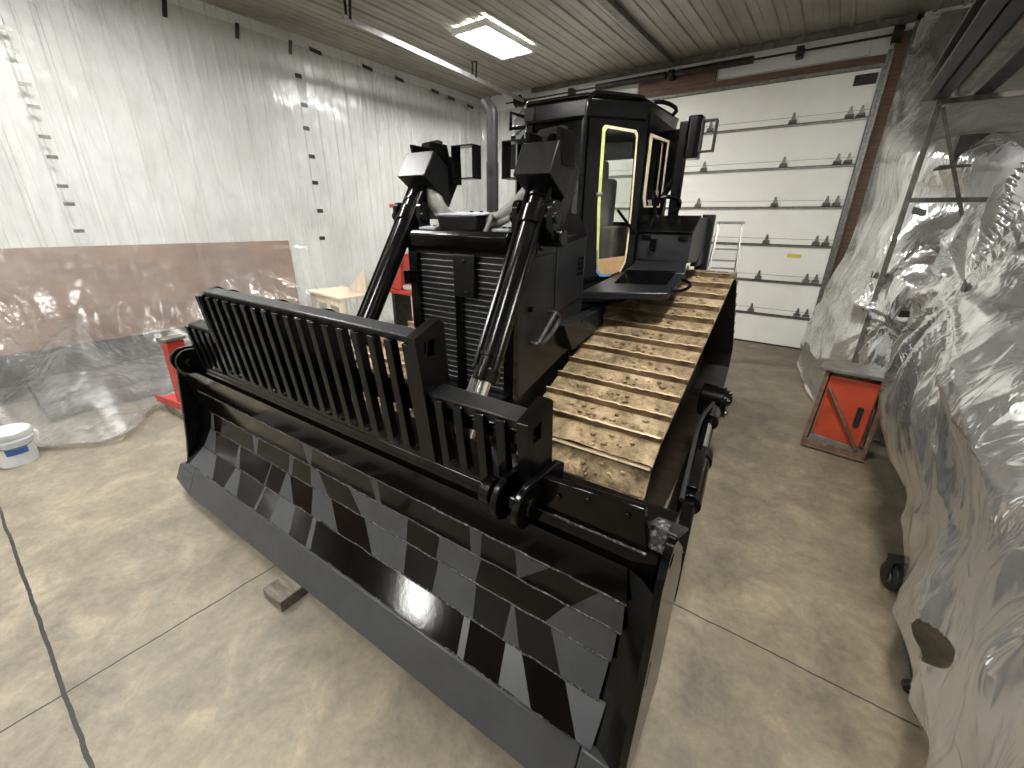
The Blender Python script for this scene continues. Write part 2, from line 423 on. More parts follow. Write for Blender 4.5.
# door frame: jambs, header plank, tracks
m = MB(); m.mi = 0; m.box(DX1+.08, DX1+.24, YB-.06, YB+.1, 0, ZC-.2); m.mi = 1
m.box(DX1+.02, DX1+.05, YB-.10, YB-.0, 0, 4.6); m.box(DX1+.05, DX1+.10, YB-.10, YB-.085, 0, 4.6)
m.box(DX1+.24, DX1+.32, YB-.05, YB, 0, ZC)
struct(m.build('trim_1', ['brown_wood', 'zinc'], None, .004))
m = MB(); m.box(DX0-.24, DX0-.08, YB-.06, YB+.1, 0, ZC-.2); struct(m.build('trim_2', 'brown_wood', None, .004))
m = MB(); m.mi = 0; m.box(DX0-.3, DX1+.1, YB-.075, YB, DZ+.03, DZ+.13); m.mi = 1; m.box(DX0, DX1, YB-.07, YB-.02, DZ-.02, DZ+.03)
m.mi = 0; m.box(-3.75, -2.35, YB-.06, YB, DZ+.13, DZ+.40)
struct(m.build('trim_3', ['brown_wood', 'zinc'], None, .004))
m = MB(); m.box(DX0+.1, -3.78, YB-.03, YB, DZ+.16, ZC-.14); m.box(-2.3, -.2, YB-.03, YB, DZ+.16, ZC-.14)
struct(m.build('trim_4', 'wall_white', None, .003))
m = MB(); m.box(DX0, DX1+.3, YB-.05, YB, ZC-.10, ZC-.01); struct(m.build('trim_5', 'grime', None, .003))
# torsion shaft over the door
ts = tag(empty('torsion_spring_shaft', (0, YB-.2, 4.74)), 'dark torsion spring shaft mounted across the wall above the garage door', 'door hardware')
m = MB(); m.cyl((-6.9, 0, 0), (.15, 0, 0), .016); m.build('shaft', 'dark_steel', ts)
for a, b in ((-4.6, -3.2), (-3.0, -1.75)):
    m = MB(); m.cyl((a, 0, 0), (b, 0, 0), .055)
    m.build('spring', 'dark_steel', ts)
for x in (-6.5, -5.2, -3.1, -1.1):
    m = MB(); m.box(x-.05, x+.05, -.02, .17, -.07, .07); m.cyl((x-.03, 0, 0), (x+.03, 0, 0), .06); m.build('bearing_bracket', 'dark_steel', ts, .004)
for x in (-6.55, .08):
    m = MB(); m.cyl((x-.05, 0, 0), (x+.05, 0, 0), .10); m.cyl((x-.06, 0, 0), (x-.045, 0, 0), .12); m.cyl((x+.045, 0, 0), (x+.06, 0, 0), .12); m.build('cable_drum', 'dark_steel', ts)
# dark rail under the ceiling
struct(MB().box(-3.24, -3.12, 3.0, YB-.05, ZC-.09, ZC-.015).build('trim_6', 'grime', None, .004))
# horizontal door track of the left jamb with its hanger
tr = tag(empty('door_track', (-6.0, 4.3, 4.74)), 'pale metal track hanging under the ceiling near the left wall', 'door track')
m = MB(); A, B_ = Vector((0, 0, 0)), Vector((-.36, 4.75, 0))
m.bar(A, B_, .055, .012); m.bar(A+Vector((.03, 0, -.03)), B_+Vector((.03, 0, -.03)), .010, .07); m.bar(A+Vector((-.03, 0, -.02)), B_+Vector((-.03, 0, -.02)), .010, .045)
m.build('rail', 'alu', tr)
for t in (.02, .62):
    q = A.lerp(B_, t)
    m = MB(); m.bar(q+Vector((.04, 0, -.03)), q+Vector((.04, .03, .235)), .04, .006, (1, 0, 0)); m.bar(q+Vector((-.04, 0, 0)), q+Vector((-.04, .0, .235)), .04, .006, (1, 0, 0)); m.box(q.x-.06, q.x+.06, q.y-.02, q.y+.02, .225, .236)
    m.build('hanger', 'dark_steel', tr)

# ------------------------------------------------------------------ ceiling lights
ML = bpy.data.materials.new('lamp_diffuser'); ML.use_nodes = True
P(ML).inputs['Emission Color'].default_value = (1.0, .985, .95, 1); P(ML).inputs['Emission Strength'].default_value = LAMP_EMIT
P(ML).inputs['Base Color'].default_value = (.9, .9, .9, 1)
MT['lamp'] = ML
def troffer(x, y, label):
    t = tag(empty('ceiling_light', (x, y, ZC-.022)), label, 'light', 'ceiling lights')
    m = MB(); m.plate([(-.36, -.66), (.36, -.66), (.36, .66), (-.36, .66)], [[(-.31, -.61), (-.02, -.61), (-.02, .61), (-.31, .61)], [(.02, -.61), (.31, -.61), (.31, .61), (.02, .61)]], lambda p, q: (p[0], p[1], q), -.085, -.0)
    m.build('frame', 'soffit', t)
    for s in (-.165, .165):
        m = MB(); m.box(s-.145, s+.145, -.61, .61, -.07, -.03); m.build('diffuser', 'lamp', t)
    return t
troffer(-5.22, 6.62, 'bright rectangular ceiling light above the machine, the one seen overhead')
troffer(-5.22, 1.3, 'rectangular ceiling light behind the viewpoint, nearest the left wall tape')
troffer(-5.22, -4.0, 'rectangular ceiling light far behind the viewpoint near the left wall')
troffer(-2.3, -1.6, 'rectangular ceiling light behind the viewpoint above the open concrete floor')

troffer(.0, 2.3, 'added unseen fill light overhead, nearest the storage rack')  # added out-of-view lamp, brightens the right floor, door and near plastic
# ------------------------------------------------------------------ bulldozer
DZ_YAW = math.radians(2.3)
dz = tag(empty('bulldozer', (-2.05, .82, 0), DZ_YAW), 'big freshly painted black bulldozer with a muddy wide track and slotted blade rack', 'bulldozer')

# --- blade
LN = [(.21, 1.13), (.295, .90), (.333, .70), (.312, .545), (.236, .39), (.11, .27)]
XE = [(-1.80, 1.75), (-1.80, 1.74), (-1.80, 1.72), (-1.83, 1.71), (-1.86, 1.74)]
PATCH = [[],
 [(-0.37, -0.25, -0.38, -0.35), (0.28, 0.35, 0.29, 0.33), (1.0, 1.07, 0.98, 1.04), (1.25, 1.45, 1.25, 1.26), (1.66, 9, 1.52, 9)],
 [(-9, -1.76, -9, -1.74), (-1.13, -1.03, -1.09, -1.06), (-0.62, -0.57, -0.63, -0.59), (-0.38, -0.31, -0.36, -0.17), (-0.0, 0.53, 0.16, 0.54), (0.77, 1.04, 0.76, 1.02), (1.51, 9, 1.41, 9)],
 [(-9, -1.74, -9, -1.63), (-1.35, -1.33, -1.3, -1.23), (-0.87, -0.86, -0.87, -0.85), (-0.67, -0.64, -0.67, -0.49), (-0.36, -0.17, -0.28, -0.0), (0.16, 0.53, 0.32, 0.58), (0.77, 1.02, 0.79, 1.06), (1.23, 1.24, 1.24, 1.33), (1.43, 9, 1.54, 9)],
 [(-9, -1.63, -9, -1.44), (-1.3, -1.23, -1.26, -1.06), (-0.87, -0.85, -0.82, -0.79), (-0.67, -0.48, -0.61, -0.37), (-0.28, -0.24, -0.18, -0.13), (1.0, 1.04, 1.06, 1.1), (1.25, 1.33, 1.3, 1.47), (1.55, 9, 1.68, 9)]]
m = MB()   # closed hollow-box blade body behind the face
body = [(.235, 1.20), (.50, 1.20), (.56, .95), (.56, .35), (.30, .20), (.13, .24)]+[(y+.012, z) for y, z in LN[::-1]]
m.px(body, -1.87, 1.84)
blade = m.build('blade', 'black_gloss', dz, .006)
for k in range(5):
    (y0, z0), (y1, z1) = LN[k], LN[k+1]
    t = Vector((0, y1-y0, z1-z0)).normalized(); nrm = Vector((0, t.z, -t.y))
    if nrm.y > 0: nrm = -nrm
    e0, e1 = .004, .018
    xa, xb = XE[k]; m = MB()
    def pt(x, top): 
        o = nrm*(e0 if top else e1)
        return Vector((x, (y0 if top else y1)+o.y, (z0 if top else z1)+o.z))
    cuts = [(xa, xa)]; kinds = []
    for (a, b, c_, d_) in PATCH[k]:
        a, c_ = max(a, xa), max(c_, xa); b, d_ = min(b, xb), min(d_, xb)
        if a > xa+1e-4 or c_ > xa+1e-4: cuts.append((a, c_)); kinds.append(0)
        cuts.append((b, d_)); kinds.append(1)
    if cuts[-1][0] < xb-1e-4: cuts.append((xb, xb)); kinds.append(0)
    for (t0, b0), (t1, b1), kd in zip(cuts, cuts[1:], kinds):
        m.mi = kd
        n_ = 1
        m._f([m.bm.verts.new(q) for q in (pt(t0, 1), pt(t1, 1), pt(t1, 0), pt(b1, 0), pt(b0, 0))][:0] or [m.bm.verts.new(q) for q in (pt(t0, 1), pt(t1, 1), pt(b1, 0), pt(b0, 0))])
    # thickness: lower lip (weld seam) and ends
    m.mi = 2
    L0, L1 = pt(xa, 0), pt(xb, 0); off = nrm*.02
    m._f([m.bm.verts.new(q) for q in (L0, L1, L1-off, L0-off)])
    m.mi = 0
    for x in (xa, xb):
        m._f([m.bm.verts.new(q) for q in (pt(x, 1), pt(x, 0), pt(x, 0)-off, pt(x, 1)-nrm*.006)])
    o = m.build('wear_strip', ['black_gloss', 'primer', 'edge_weld'], blade, fix=False)
    # wavy weld bead lying in the seam under the strip
    m = MB(); rr = random.Random(k)
    pts = []; n_ = 70
    for i in range(n_+1):
        x = xa+(xb-xa)*i/n_
        q = pt(x, 0)+Vector((0, rr.uniform(-.001, .003), rr.uniform(-.006, .003))); pts.append(q)
    m.tube(pts, .0055, 6); m.build('weld_bead', 'edge_weld', blade)
# top bevel seam
m = MB(); m.tube([(x, .222+random.uniform(-.002, .002), 1.200) for x in [-1.84+i*.052 for i in range(71)]], .0055, 6); m.build('weld_bead', 'edge_weld', blade)
m = MB(); m.px([(.10, .285), (.085, .285), (-.005, .085), (.03, .08), (.13, .245)], -1.72, 1.70); ce = m.build('cutting_edge', 'primer', blade, .005)
for sx in (-1, 1):
    xa, xb = (-1.995, -1.725) if sx < 0 else (1.705, 1.975)
    m = MB(); m.prism([(xa, .13), (xb, .085), (xb, .285), (xa, .25)] if sx < 0 else [(xa, .085), (xb, .10), (xb, .285), (xa, .285)], lambda p, t: (p[0], .004+(p[1]-.085)*.45+t, p[1]), -.008, .035)
    for i in range(3):
        for j in range(2):
            if sx > 0: continue
            bx, bz = -1.78-.05*i-.02*j, .24-.06*j
            m.bolt((bx, .004+(bz-.085)*.45-.008, bz), (0, -.9, .4), .011, .004)
    m.build('end_bit', 'primer', blade, .005)
SIDE_L = [(.105, .235), (.145, .45), (.18, .72), (.217, 1.05), (.24, 1.18), (.42, 1.19), (.60, .95), (.60, .30), (.25, .17)]
SIDE_R = [(.085, .235), (.083, .42), (.125, .73), (.137, .95), (.13, 1.17), (.165, 1.265), (.20, 1.295), (.26, 1.27), (.42, 1.12), (.50, .95), (.50, .30), (.25, .17)]
m = MB(); m.px(SIDE_L, -1.955, -1.92); m.build('side_plate', 'black', blade, .006)
m = MB(); m.plate(SIDE_R, [circ((.20, 1.235), .026, 12), [(.155, .70), (.175, .70), (.18, .82), (.16, .82)]], lambda p, t: (t, p[0], p[1]), 1.855, 1.88)
m.build('side_plate', 'black', blade, .005)
# curved corner fillers between strips and side plates
for sx, xa, xb in ((-1, -1.92, -1.79), (1, 1.70, 1.852)):
    m = MB(); xo, xi = (xa, xb) if sx < 0 else (xb, xa)
    rows = []
    for (y, z) in LN:
        rows.append([m.bm.verts.new((xi+(xo-xi)*q, y+.008-((.07 if sx > 0 else .03)*q**2), z)) for q in (0, .35, .7, 1.)])
    for R0, R1 in zip(rows, rows[1:]):
        for i in range(3): m._f([R0[i], R0[i+1], R1[i+1], R1[i]])
    m.build('corner_fillet', 'black', blade, angle=70)
# corner bracket on the right top of the blade
m = MB(); m.hexa([(1.79, .28, 1.27), (1.88, .24, 1.285), (1.885, .44, 1.18), (1.78, .42, 1.20), (1.79, .28, 1.285), (1.88, .24, 1.30), (1.885, .44, 1.195), (1.78, .42, 1.215)]); m.build('corner_bracket', 'primer_dark', blade, .006)
m = MB(); m.hexa([(1.74, .24, 1.203), (1.85, .24, 1.203), (1.85, .34, 1.203), (1.74, .34, 1.203), (1.79, .28, 1.29), (1.85, .25, 1.30), (1.85, .31, 1.29), (1.80, .33, 1.28)]); m.build('corner_weld', 'edge_weld', blade, .01)
# spill plate right of the lug
m = MB(); m.hexa([(1.36, .235, 1.20), (1.80, .235, 1.20), (1.80, .265, 1.20), (1.36, .265, 1.20), (1.38, .235, 1.33), (1.77, .235, 1.355), (1.77, .265, 1.355), (1.38, .265, 1.33)])
for x in (1.47, 1.58, 1.72): m.bolt((x, .233, 1.31-.03*(x < 1.5)), (0, -1, 0), .012, .008)
m.build('spill_plate', 'black_gloss', blade, .004)
# lugs with pins
for xc in (-1.44, 1.335):
    m = MB()
    for dx in (-.055, .035):
        m.px([(.155+.088*math.cos(math.radians(a)), 1.255+.088*math.sin(math.radians(a))) for a in range(80, 291, 15)]+[(.25, 1.13), (.42, 1.20), (.42, 1.30), (.38, 1.325)], xc+dx, xc+dx+.028)
    m.cyl((xc-.12, .155, 1.25), (xc+.075, .155, 1.25), .034)
    m.cyl((xc-.135, .155, 1.25), (xc-.085, .155, 1.25), .055)
    m.build('pin_lug', 'black', blade, .006)
# --- trash rack on the blade
rack = MB()
rack.box(-1.40, 1.36, .203, .29, 1.19, 1.225)
rack.box(-1.37, 1.36, .215, .25, 1.44, 1.49)
rack = rack.build('trash_rack', 'black', dz, .006)
def lean(z): return .205-(z-1.24)*.11       # y of the front edge at height z
def rack_bar(x, z0, z1, w=.042, d=.04):
    m = MB(); y0, y1 = lean(z0), lean(z1)
    m.hexa([(x-w/2, y0, z0), (x+w/2, y0, z0), (x+w/2, y0+d, z0), (x-w/2, y0+d, z0), (x-w/2, y1, z1), (x+w/2, y1, z1), (x+w/2, y1+d, z1), (x-w/2, y1+d, z1)])
    # rounded web that closes the slot foot
    return m.build('rack_bar', 'black', rack, .004)
for i in range(18): rack_bar(-.957+i*.1048, 1.20, 1.755)
SB = [-1.375, -1.265, -1.165, -1.065]
for x in SB: rack_bar(x, 1.20, 1.50)
RB = [.955, 1.052, 1.155, 1.25]
for x in RB: rack_bar(x, 1.20, 1.545)
def foot(x0, x1):
    m = MB(); r = (x1-x0)/2; xc = (x0+x1)/2
    p = [(x0, 1.19), (x1, 1.19), (x1, 1.27)]+[(xc+r*math.cos(math.radians(a)), 1.27-r*.9*math.sin(math.radians(a))) for a in range(15, 180, 15)]+[(x0, 1.27)]
    m.py(p, .206, .235); m.build('slot_foot', 'black', rack)
for i in range(17): foot(-.957+i*.1048+.021, -.957+(i+1)*.1048-.021)
for q in (SB, RB):
    for xa, xb in zip(q, q[1:]): foot(xa+.021, xb-.021)
yt = lean(1.72)
m = MB(); m.hexa([(-.93, yt+.03, 1.745), (.86, yt+.03, 1.745), (.86, yt+.10, 1.75), (-.93, yt+.10, 1.75), (-.93, yt+.012, 1.783), (.86, yt+.012, 1.783), (.86, yt+.10, 1.795), (-.93, yt+.10, 1.795)])
m.build('top_beam', 'primer_dark', rack, .010, 3)
m = MB(); m.box(-.93, .86, .205, .245, 1.50, 1.56); m.build('cross_bar', 'black', rack, .006)
ys = lean(1.49)
m = MB(); m.hexa([(-1.36, ys+.02, 1.49), (-.99, ys+.02, 1.49), (-.99, ys+.10, 1.495), (-1.36, ys+.10, 1.495), (-1.36, ys+.01, 1.52), (-.99, ys+.01, 1.52), (-.99, ys+.10, 1.535), (-1.36, ys+.10, 1.535)]); m.build('side_beam', 'black_matte', rack, .006)
m = MB(); m.hexa([(.89, ys+.02, 1.51), (1.35, ys+.02, 1.51), (1.35, ys+.10, 1.515), (.89, ys+.10, 1.515), (.89, ys+.005, 1.558), (1.35, ys+.005, 1.556), (1.35, ys+.10, 1.57), (.89, ys+.10, 1.572)]); m.build('side_beam', 'black_matte', rack, .008)
# end plates of the raised centre and of the right wing
def endplate(x, z1, zb, y0b, dep, notch):
    y1 = lean(z1)-.005
    out = [(lean(zb), zb), (lean(zb)+dep, zb), (y1+dep+.02, z1+.03), (y1+dep-.01, z1+.05), (y1+.0, z1)]
    h = [[(y1+.045, z1-.09), (y1+.10, z1-.09), (y1+.10, z1-.02), (y1+.045, z1-.03)]] if notch else []
    m = MB(); m.plate(out, h, lambda p, t: (t, p[0], p[1]), x, x+.045); return m.build('end_plate', 'black', rack, .004)
endplate(.845, 1.79, 1.20, 0, .14, True)
endplate(1.325, 1.56, 1.20, 0, .16, True)
endplate(-.995, 1.75, 1.45, 0, .13, False)
for x in (-1.00, -.42, .02):
    m = MB(); m.px([(.22, 1.20), (.42, 1.20), (.41, 1.70)]+[(.345+.06*math.cos(math.radians(a)), 1.715+.05*math.sin(math.radians(a))) for a in range(0, 181, 20)]+[(.28, 1.62), (.22, 1.55)], x-.02, x+.02)
    m.build('rear_gusset', 'black', rack, .006)

# --- main body between the tracks
m = MB(); m.px([(1.50, .70), (1.62, .55), (4.6, .55), (4.9, .9), (4.9, 1.45), (1.50, 1.45)], -.45, .45)
m.build('main_frame', 'black_matte', dz, .02)
m = MB()   # belly / crossbar in front of radiator
m.box(-.44, .44, 1.30, 1.52, .62, 1.0); m.build('front_support', 'black', dz, .02)
# hood shell: side walls + top
m = MB()
m.hexa([(-.49, 1.46, .95), (.49, 1.46, .95), (.50, 2.48, 1.2), (-.50, 2.48, 1.2), (-.49, 1.46, 2.06), (.49, 1.46, 2.06), (.50, 2.48, 2.13), (-.50, 2.48, 2.13)])
hood = m.build('hood', 'primer_dark', dz, .025, 3)
m = MB(); m.hexa([(-.45, 1.44, 2.03), (.45, 1.44, 2.03), (.44, 2.48, 2.12), (-.44, 2.48, 2.12), (-.40, 1.48, 2.125), (.40, 1.48, 2.125), (.36, 2.48, 2.19), (-.36, 2.48, 2.19)]); m.build('hood_top', 'black', hood, .02, 3)
m = MB(); m.box(-.30, .30, 2.44, 2.84, 1.2, 2.16); m.build('firewall_box', 'black_matte', hood, .02)
for s in (-1, 1):   # side door seams, hinges, vent
    m = MB(); X = s*.497
    a, b = sorted((X, X+s*.012))
    m.px([(1.96, 1.52), (2.44, 1.60), (2.44, 2.08), (1.96, 2.05)], a, b)
    m.build('engine_door', 'primer_dark', hood, .006)
    m = MB(); m.bolt((X, 1.60, 1.62), (s, 0, 0), .022, .03); m.build('latch_knob', 'black', hood)
    m = MB()
    for zz in (1.80, 1.84, 1.88, 1.92): m.obox((X+s*.014, 2.36, zz), (0, 1, 0), (0, 0, 1), (1, 0, 0), .045, .012, .006)
    m.build('vent_emblem', 'black', hood)
    # grab handle
    m = MB(); X2 = s*.50
    m.tube([(X2, 1.62, 1.37), (X2+s*.06, 1.62, 1.37), (X2+s*.06, 1.74, 1.37), (X2+s*.06, 1.90, 1.44), (X2+s*.06, 1.94, 1.52), (X2+s*.06, 1.87, 1.56), (X2, 1.87, 1.56)], .017, 10, smooth_path=2)
    m.tube([(X2+s*.06, 1.63, 1.375), (X2+s*.06, 1.87, 1.555)], .016, 10)
    m.build('grab_handle', 'stack', hood)
    # wedge box along the lower side
    a, b = sorted((s*.49, s*.585))
    m = MB(); m.px([(1.98, 1.44), (2.70, 1.46), (2.78, 1.46), (2.80, 1.30), (2.16, 1.20)], a, b)
    for yy in (2.3, 2.5): m.bolt((s*.585, yy, 1.42), (s, 0, 0), .010, .008)
    m.build('side_box', 'primer_dark', hood, .012)
    # upper angled cowl between hood and cab
    m = MB(); a, b = s*.44, s*.52
    m.hexa([(a, 1.85, 2.06), (b, 1.85, 2.02), (b, 2.47, 2.08), (a, 2.47, 2.10), (s*.30, 1.90, 2.19), (s*.42, 1.90, 2.15), (s*.42, 2.47, 2.25), (s*.30, 2.47, 2.28)])
    m.build('cowl', 'black', hood, .012)
# radiator guard and grille
m = MB(); m.plate([(-.485, .80), (.485, .80), (.485, 2.05), (-.485, 2.05)], [[(-.40, .92), (.40, .92), (.40, 1.97), (-.40, 1.97)]], lambda p, t: (p[0], t, p[1]), 1.42, 1.50)
grd = m.build('radiator_guard', 'black', dz, .008)
m = MB(); m.px([(1.395, 2.02), (1.39, 2.10), (1.42, 2.13), (1.52, 2.13), (1.52, 1.99), (1.41, 1.99)], -.435, .435); m.build('header', 'black', grd, .01, 3)
m = MB(); m.box(-.41, .41, 1.515, 1.53, .90, 1.99); m.build('core_screen', 'black_matte', grd)
nsl = 25
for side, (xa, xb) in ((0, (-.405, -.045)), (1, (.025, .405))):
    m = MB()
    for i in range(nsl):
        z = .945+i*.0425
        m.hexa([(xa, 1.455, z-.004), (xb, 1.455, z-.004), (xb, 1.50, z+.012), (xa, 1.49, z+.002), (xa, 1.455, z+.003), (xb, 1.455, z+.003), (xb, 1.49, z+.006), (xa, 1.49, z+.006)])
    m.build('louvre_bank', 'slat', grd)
m = MB(); m.box(-.045, .025, 1.425, 1.48, .90, 1.98); m.build('centre_post', 'black', grd, .004)
m = MB(); m.box(-.035, .155, 1.405, 1.425, 1.685, 1.975)
m.bolt((.07, 1.405, 1.93), (0, -1, 0), .017, .012); m.bolt((.085, 1.405, 1.72), (0, -1, 0), .012, .012); m.build('latch_plate', 'black_matte', grd, .006)
for s in (-1, 1):
    m = MB(); m.box(s*.44-.035, s*.44+.035, 1.405, 1.43, 1.83, 1.97); m.bolt((s*.44, 1.405, 1.94), (0, -1, 0), .01, .008); m.bolt((s*.44, 1.405, 1.86), (0, -1, 0), .01, .008)
    m.build('corner_tab', 'black_matte', grd, .004)
for z in (1.78, 1.3):
    m = MB(); m.cyl((-.515, 1.42, z-.05), (-.515, 1.42, z+.05), .032); m.box(-.515, -.48, 1.40, 1.44, z-.03, z+.03); m.build('hinge', 'black', grd, .004)
m = MB(); m.box(.425, .47, 1.40, 1.42, 1.80, 1.85); m.build('blue_tape_patch', 'tape_blue', grd)
# duct cover on the hood nose and hoses to the cylinders
m = MB(); m.hexa([(-.20, 1.47, 2.13), (.13, 1.47, 2.13), (.16, 1.72, 2.15), (-.22, 1.72, 2.15), (-.22, 1.46, 2.225), (.14, 1.46, 2.225), (.17, 1.74, 2.245), (-.24, 1.74, 2.245)])
duct = m.build('hose_cover', 'black_matte', dz, .008)
m = MB(); m.hexa([(-.24, 1.46, 2.226), (.15, 1.46, 2.226), (.25, 1.80, 2.246), (-.30, 1.80, 2.246), (-.24, 1.46, 2.236), (.15, 1.46, 2.236), (.25, 1.80, 2.258), (-.30, 1.80, 2.258)])
m.mi = 1
for x in (-.03, .06, .15): m.bolt((x-.06, 1.70, 2.252), (0, 0, 1), .014, .01)
m.build('cover_lid', ['duct_top', 'black'], duct, .003)
m = MB(); m.hexa([(.27, 1.46, 2.13), (.41, 1.46, 2.13), (.41, 1.62, 2.14), (.27, 1.62, 2.14), (.27, 1.46, 2.145), (.41, 1.46, 2.145), (.41, 1.62, 2.16), (.27, 1.62, 2.16)]); m.hexa([(-.40, 1.46, 2.13), (-.24, 1.46, 2.13), (-.24, 1.66, 2.14), (-.40, 1.66, 2.14), (-.40, 1.46, 2.145), (-.24, 1.46, 2.145), (-.24, 1.66, 2.185), (-.40, 1.66, 2.16)])
m.mi = 1
for x in (-.30, -.35, .33, .38): m.bolt((x, 1.52, 2.152), (0, 0, 1), .013, .01)
m.build('nose_plate', ['duct_top', 'black'], duct, .003)
m = MB(); m.tube([(-.53, 1.75, 2.49), (-.50, 1.74, 2.38), (-.45, 1.72, 2.29), (-.33, 1.70, 2.215), (-.20, 1.68, 2.20)], [.075, .085, .07, .06, .05], 14, smooth_path=2); m.build('hose_sleeve', 'hose', dz)
m = MB(); m.tube([(.50, 1.68, 2.47), (.42, 1.66, 2.36), (.32, 1.62, 2.26), (.22, 1.60, 2.20), (.10, 1.60, 2.19)], [.06, .055, .05, .045, .045], 14, smooth_path=2)
m.tube([(.53, 1.66, 2.45), (.46, 1.62, 2.33), (.36, 1.58, 2.22), (.24, 1.56, 2.175)], .02, 10, smooth_path=2); m.build('hose_sleeve', 'hose', dz)
m = MB(); m.tube([(.20, 1.56, 2.20), (.24, 1.50, 2.235), (.25, 1.46, 2.18), (.23, 1.44, 2.12)], .016, 8, smooth_path=2); m.build('hose_strap', 'hose', dz)
# exhaust
m = MB(); m.tube([(-.265, 2.2, 2.1), (-.265, 2.2, 2.64)], .050, 24); m.tube([(-.265, 2.2, 2.62), (-.265, 2.2, 2.985), (-.268, 2.2, 2.995), (-.345, 2.22, 3.075)], [.045, .045, .046, .047], 24, cap=False)
m.build('exhaust_stack', 'stack', dz)
# --- lift cylinders
def lift_cyl(s, sl, yb, name='lift_cylinder'):
    X = s*.585; C = Vector((X, yb, 2.22)); d = Vector((0, sl, 1)).normalized(); f = Vector((0, -d.z, d.y)); xx = Vector((1, 0, 0))
    m = MB(); m.cyl(C-d*1.02, C+d*.30, .070, 28); m.cyl(C-d*1.06, C-d*.98, .080, 28); m.cyl(C-d*.06, C+d*.05, .084, 28)
    cyl = m.build(name, 'black', dz, .004)
    m = MB(); m.tube([C-d*1.0-xx*s*.074+f*.04, C+d*.28-xx*s*.074+f*.04], .016, 10)
    m.tube([C-d*1.0+xx*s*.074+f*.035, C+d*.25+xx*s*.074+f*.035], .015, 10)
    for t in (-.9, .12): m.tube([C+d*(t-.012), C+d*(t+.012)], .079, 24)
    m.build('oil_line', 'black', cyl, .003)
    end = C-d*1.62
    m = MB(); m.cyl(C-d*1.04, end, .042, 20); m.build('rod', 'chrome', cyl)
    m = MB(); m.tube([C-d*1.04-xx*.075+f*.01, C-d*1.30-xx*.10, end-xx*.10+d*.05], .016, 8); m.tube([C-d*1.04-xx*.045+f*.03, C-d*1.3-xx*.06+f*.02, end-xx*.055+d*.05], .012, 8); m.build('rod_tube', 'bare', cyl)
    m = MB(); m.ball(end, .075, (1.1, 1, 1)); m.box(end.x-.07, end.x+.07, .50, end.y+.02, end.z-.09, end.z+.06); m.build('rod_eye', 'black', cyl, .006)
    # trunnion yoke ears
    for q in (-1, 1):
        m = MB(); xo = X+q*.125
        m.px([(C.y+.02+py_, C.z+pz_) for py_, pz_ in rrect(-.055, .055, -.13, .10, .05)], xo-.022, xo+.022)
        m.cyl((xo-q*.08, C.y, C.z), (xo+q*.04, C.y, C.z), .035, 14); m.bolt((xo+q*.02, C.y+.0, C.z-.08), (q, 0, 0), .012, .016)
        m.build('trunnion_ear', 'black', cyl, .008)
    m = MB(); m.hexa([(s*.46-.04, C.y-.02, 1.96), (s*.46+.16*s, C.y-.02, 1.98), (s*.46+.16*s, C.y+.25, 2.0), (s*.46-.04, C.y+.25, 2.0), (s*.46-.04, C.y+.02, 2.12), (s*.46+.16*s, C.y+.02, 2.12), (s*.46+.16*s, C.y+.2, 2.14), (s*.46-.04, C.y+.2, 2.14)])
    m.cyl((s*.44, C.y+.08, 2.10), (s*.76, C.y+.08, 2.10), .055, 16); m.bolt((s*.66, C.y-.02, 2.04), (0, -1, 0), .02, .02)
    m.build('yoke_base', 'black', cyl, .01)
    # lamp mount box over the cylinder head
    T = C+d*(.26 if s > 0 else .31)
    m = MB()
    hx = .127 if s > 0 else .142
    cc = T+f*.02+d*.02
    cc = cc+xx*(.03 if s < 0 else -.012)+d*.012
    m.obox(cc, xx, f, d, hx, .13, .105)
    m.obox(cc-f*.16-d*.05, xx, f, d, hx*.96, .05, .19)
    lm = m.build('lamp_mount', 'lampbox', dz, .006)
    # upright bracket with window
    top = cc+d*.085
    m = MB(); m.plate([(-.115, -.02), (.115, -.02), (.115, .165), (.085, .175), (-.075, .165), (-.115, .10)], [[(-.02, .03), (.055, .0+.02), (.085, .06), (.075, .13), (.0, .14), (-.03, .10)]] , lambda p, t: top+Vector((p[0], .02+t, p[1])), -.012, .012)
    m.obox(top+Vector((-.11, -.0, .06)), (1, 0, 0), (0, 1, 0), (0, -.3, 1), .014, .06, .09)
    m.obox(top+Vector((.12, -.0, .05)), (1, 0, 0), (0, 1, 0), (0, -.3, 1), .014, .09, .10)
    m.build('lamp_bracket', 'black', lm, .005)
    # open lamp guard, set towards the middle
    G = top+Vector((-s*.285, .10, .02))
    m = MB()
    w, h, dp, tk = .105, .115, .05, .009
    o = [(-w, -h), (w, -h), (w, h), (-w, h)]; i_ = [(-w+tk, -h+tk), (w-tk, -h+tk), (w-tk, h-tk), (-w+tk, h-tk)]
    m.plate(o, [i_], lambda p, t: G+Vector((p[0], t, p[1])), -dp, dp)
    m.bolt(G+Vector((-s*w, 0, .02)), (-s, 0, 0), .010, .004)
    m.build('lamp_guard', 'black', lm, .003)
    m = MB(); m.hexa([tuple(G+Vector(q)) for q in ((s*.09, -.05, -.15), (s*.22, -.05, -.15), (s*.22, .05, -.15), (s*.09, .05, -.15), (s*.09, -.05, .0), (s*.14, -.05, .05), (s*.14, .05, .05), (s*.09, .05, .0))])
    m.build('guard_arm', 'black', lm, .005)
lift_cyl(1, .566, 1.477)
lift_cyl(-1, .673, 1.548)

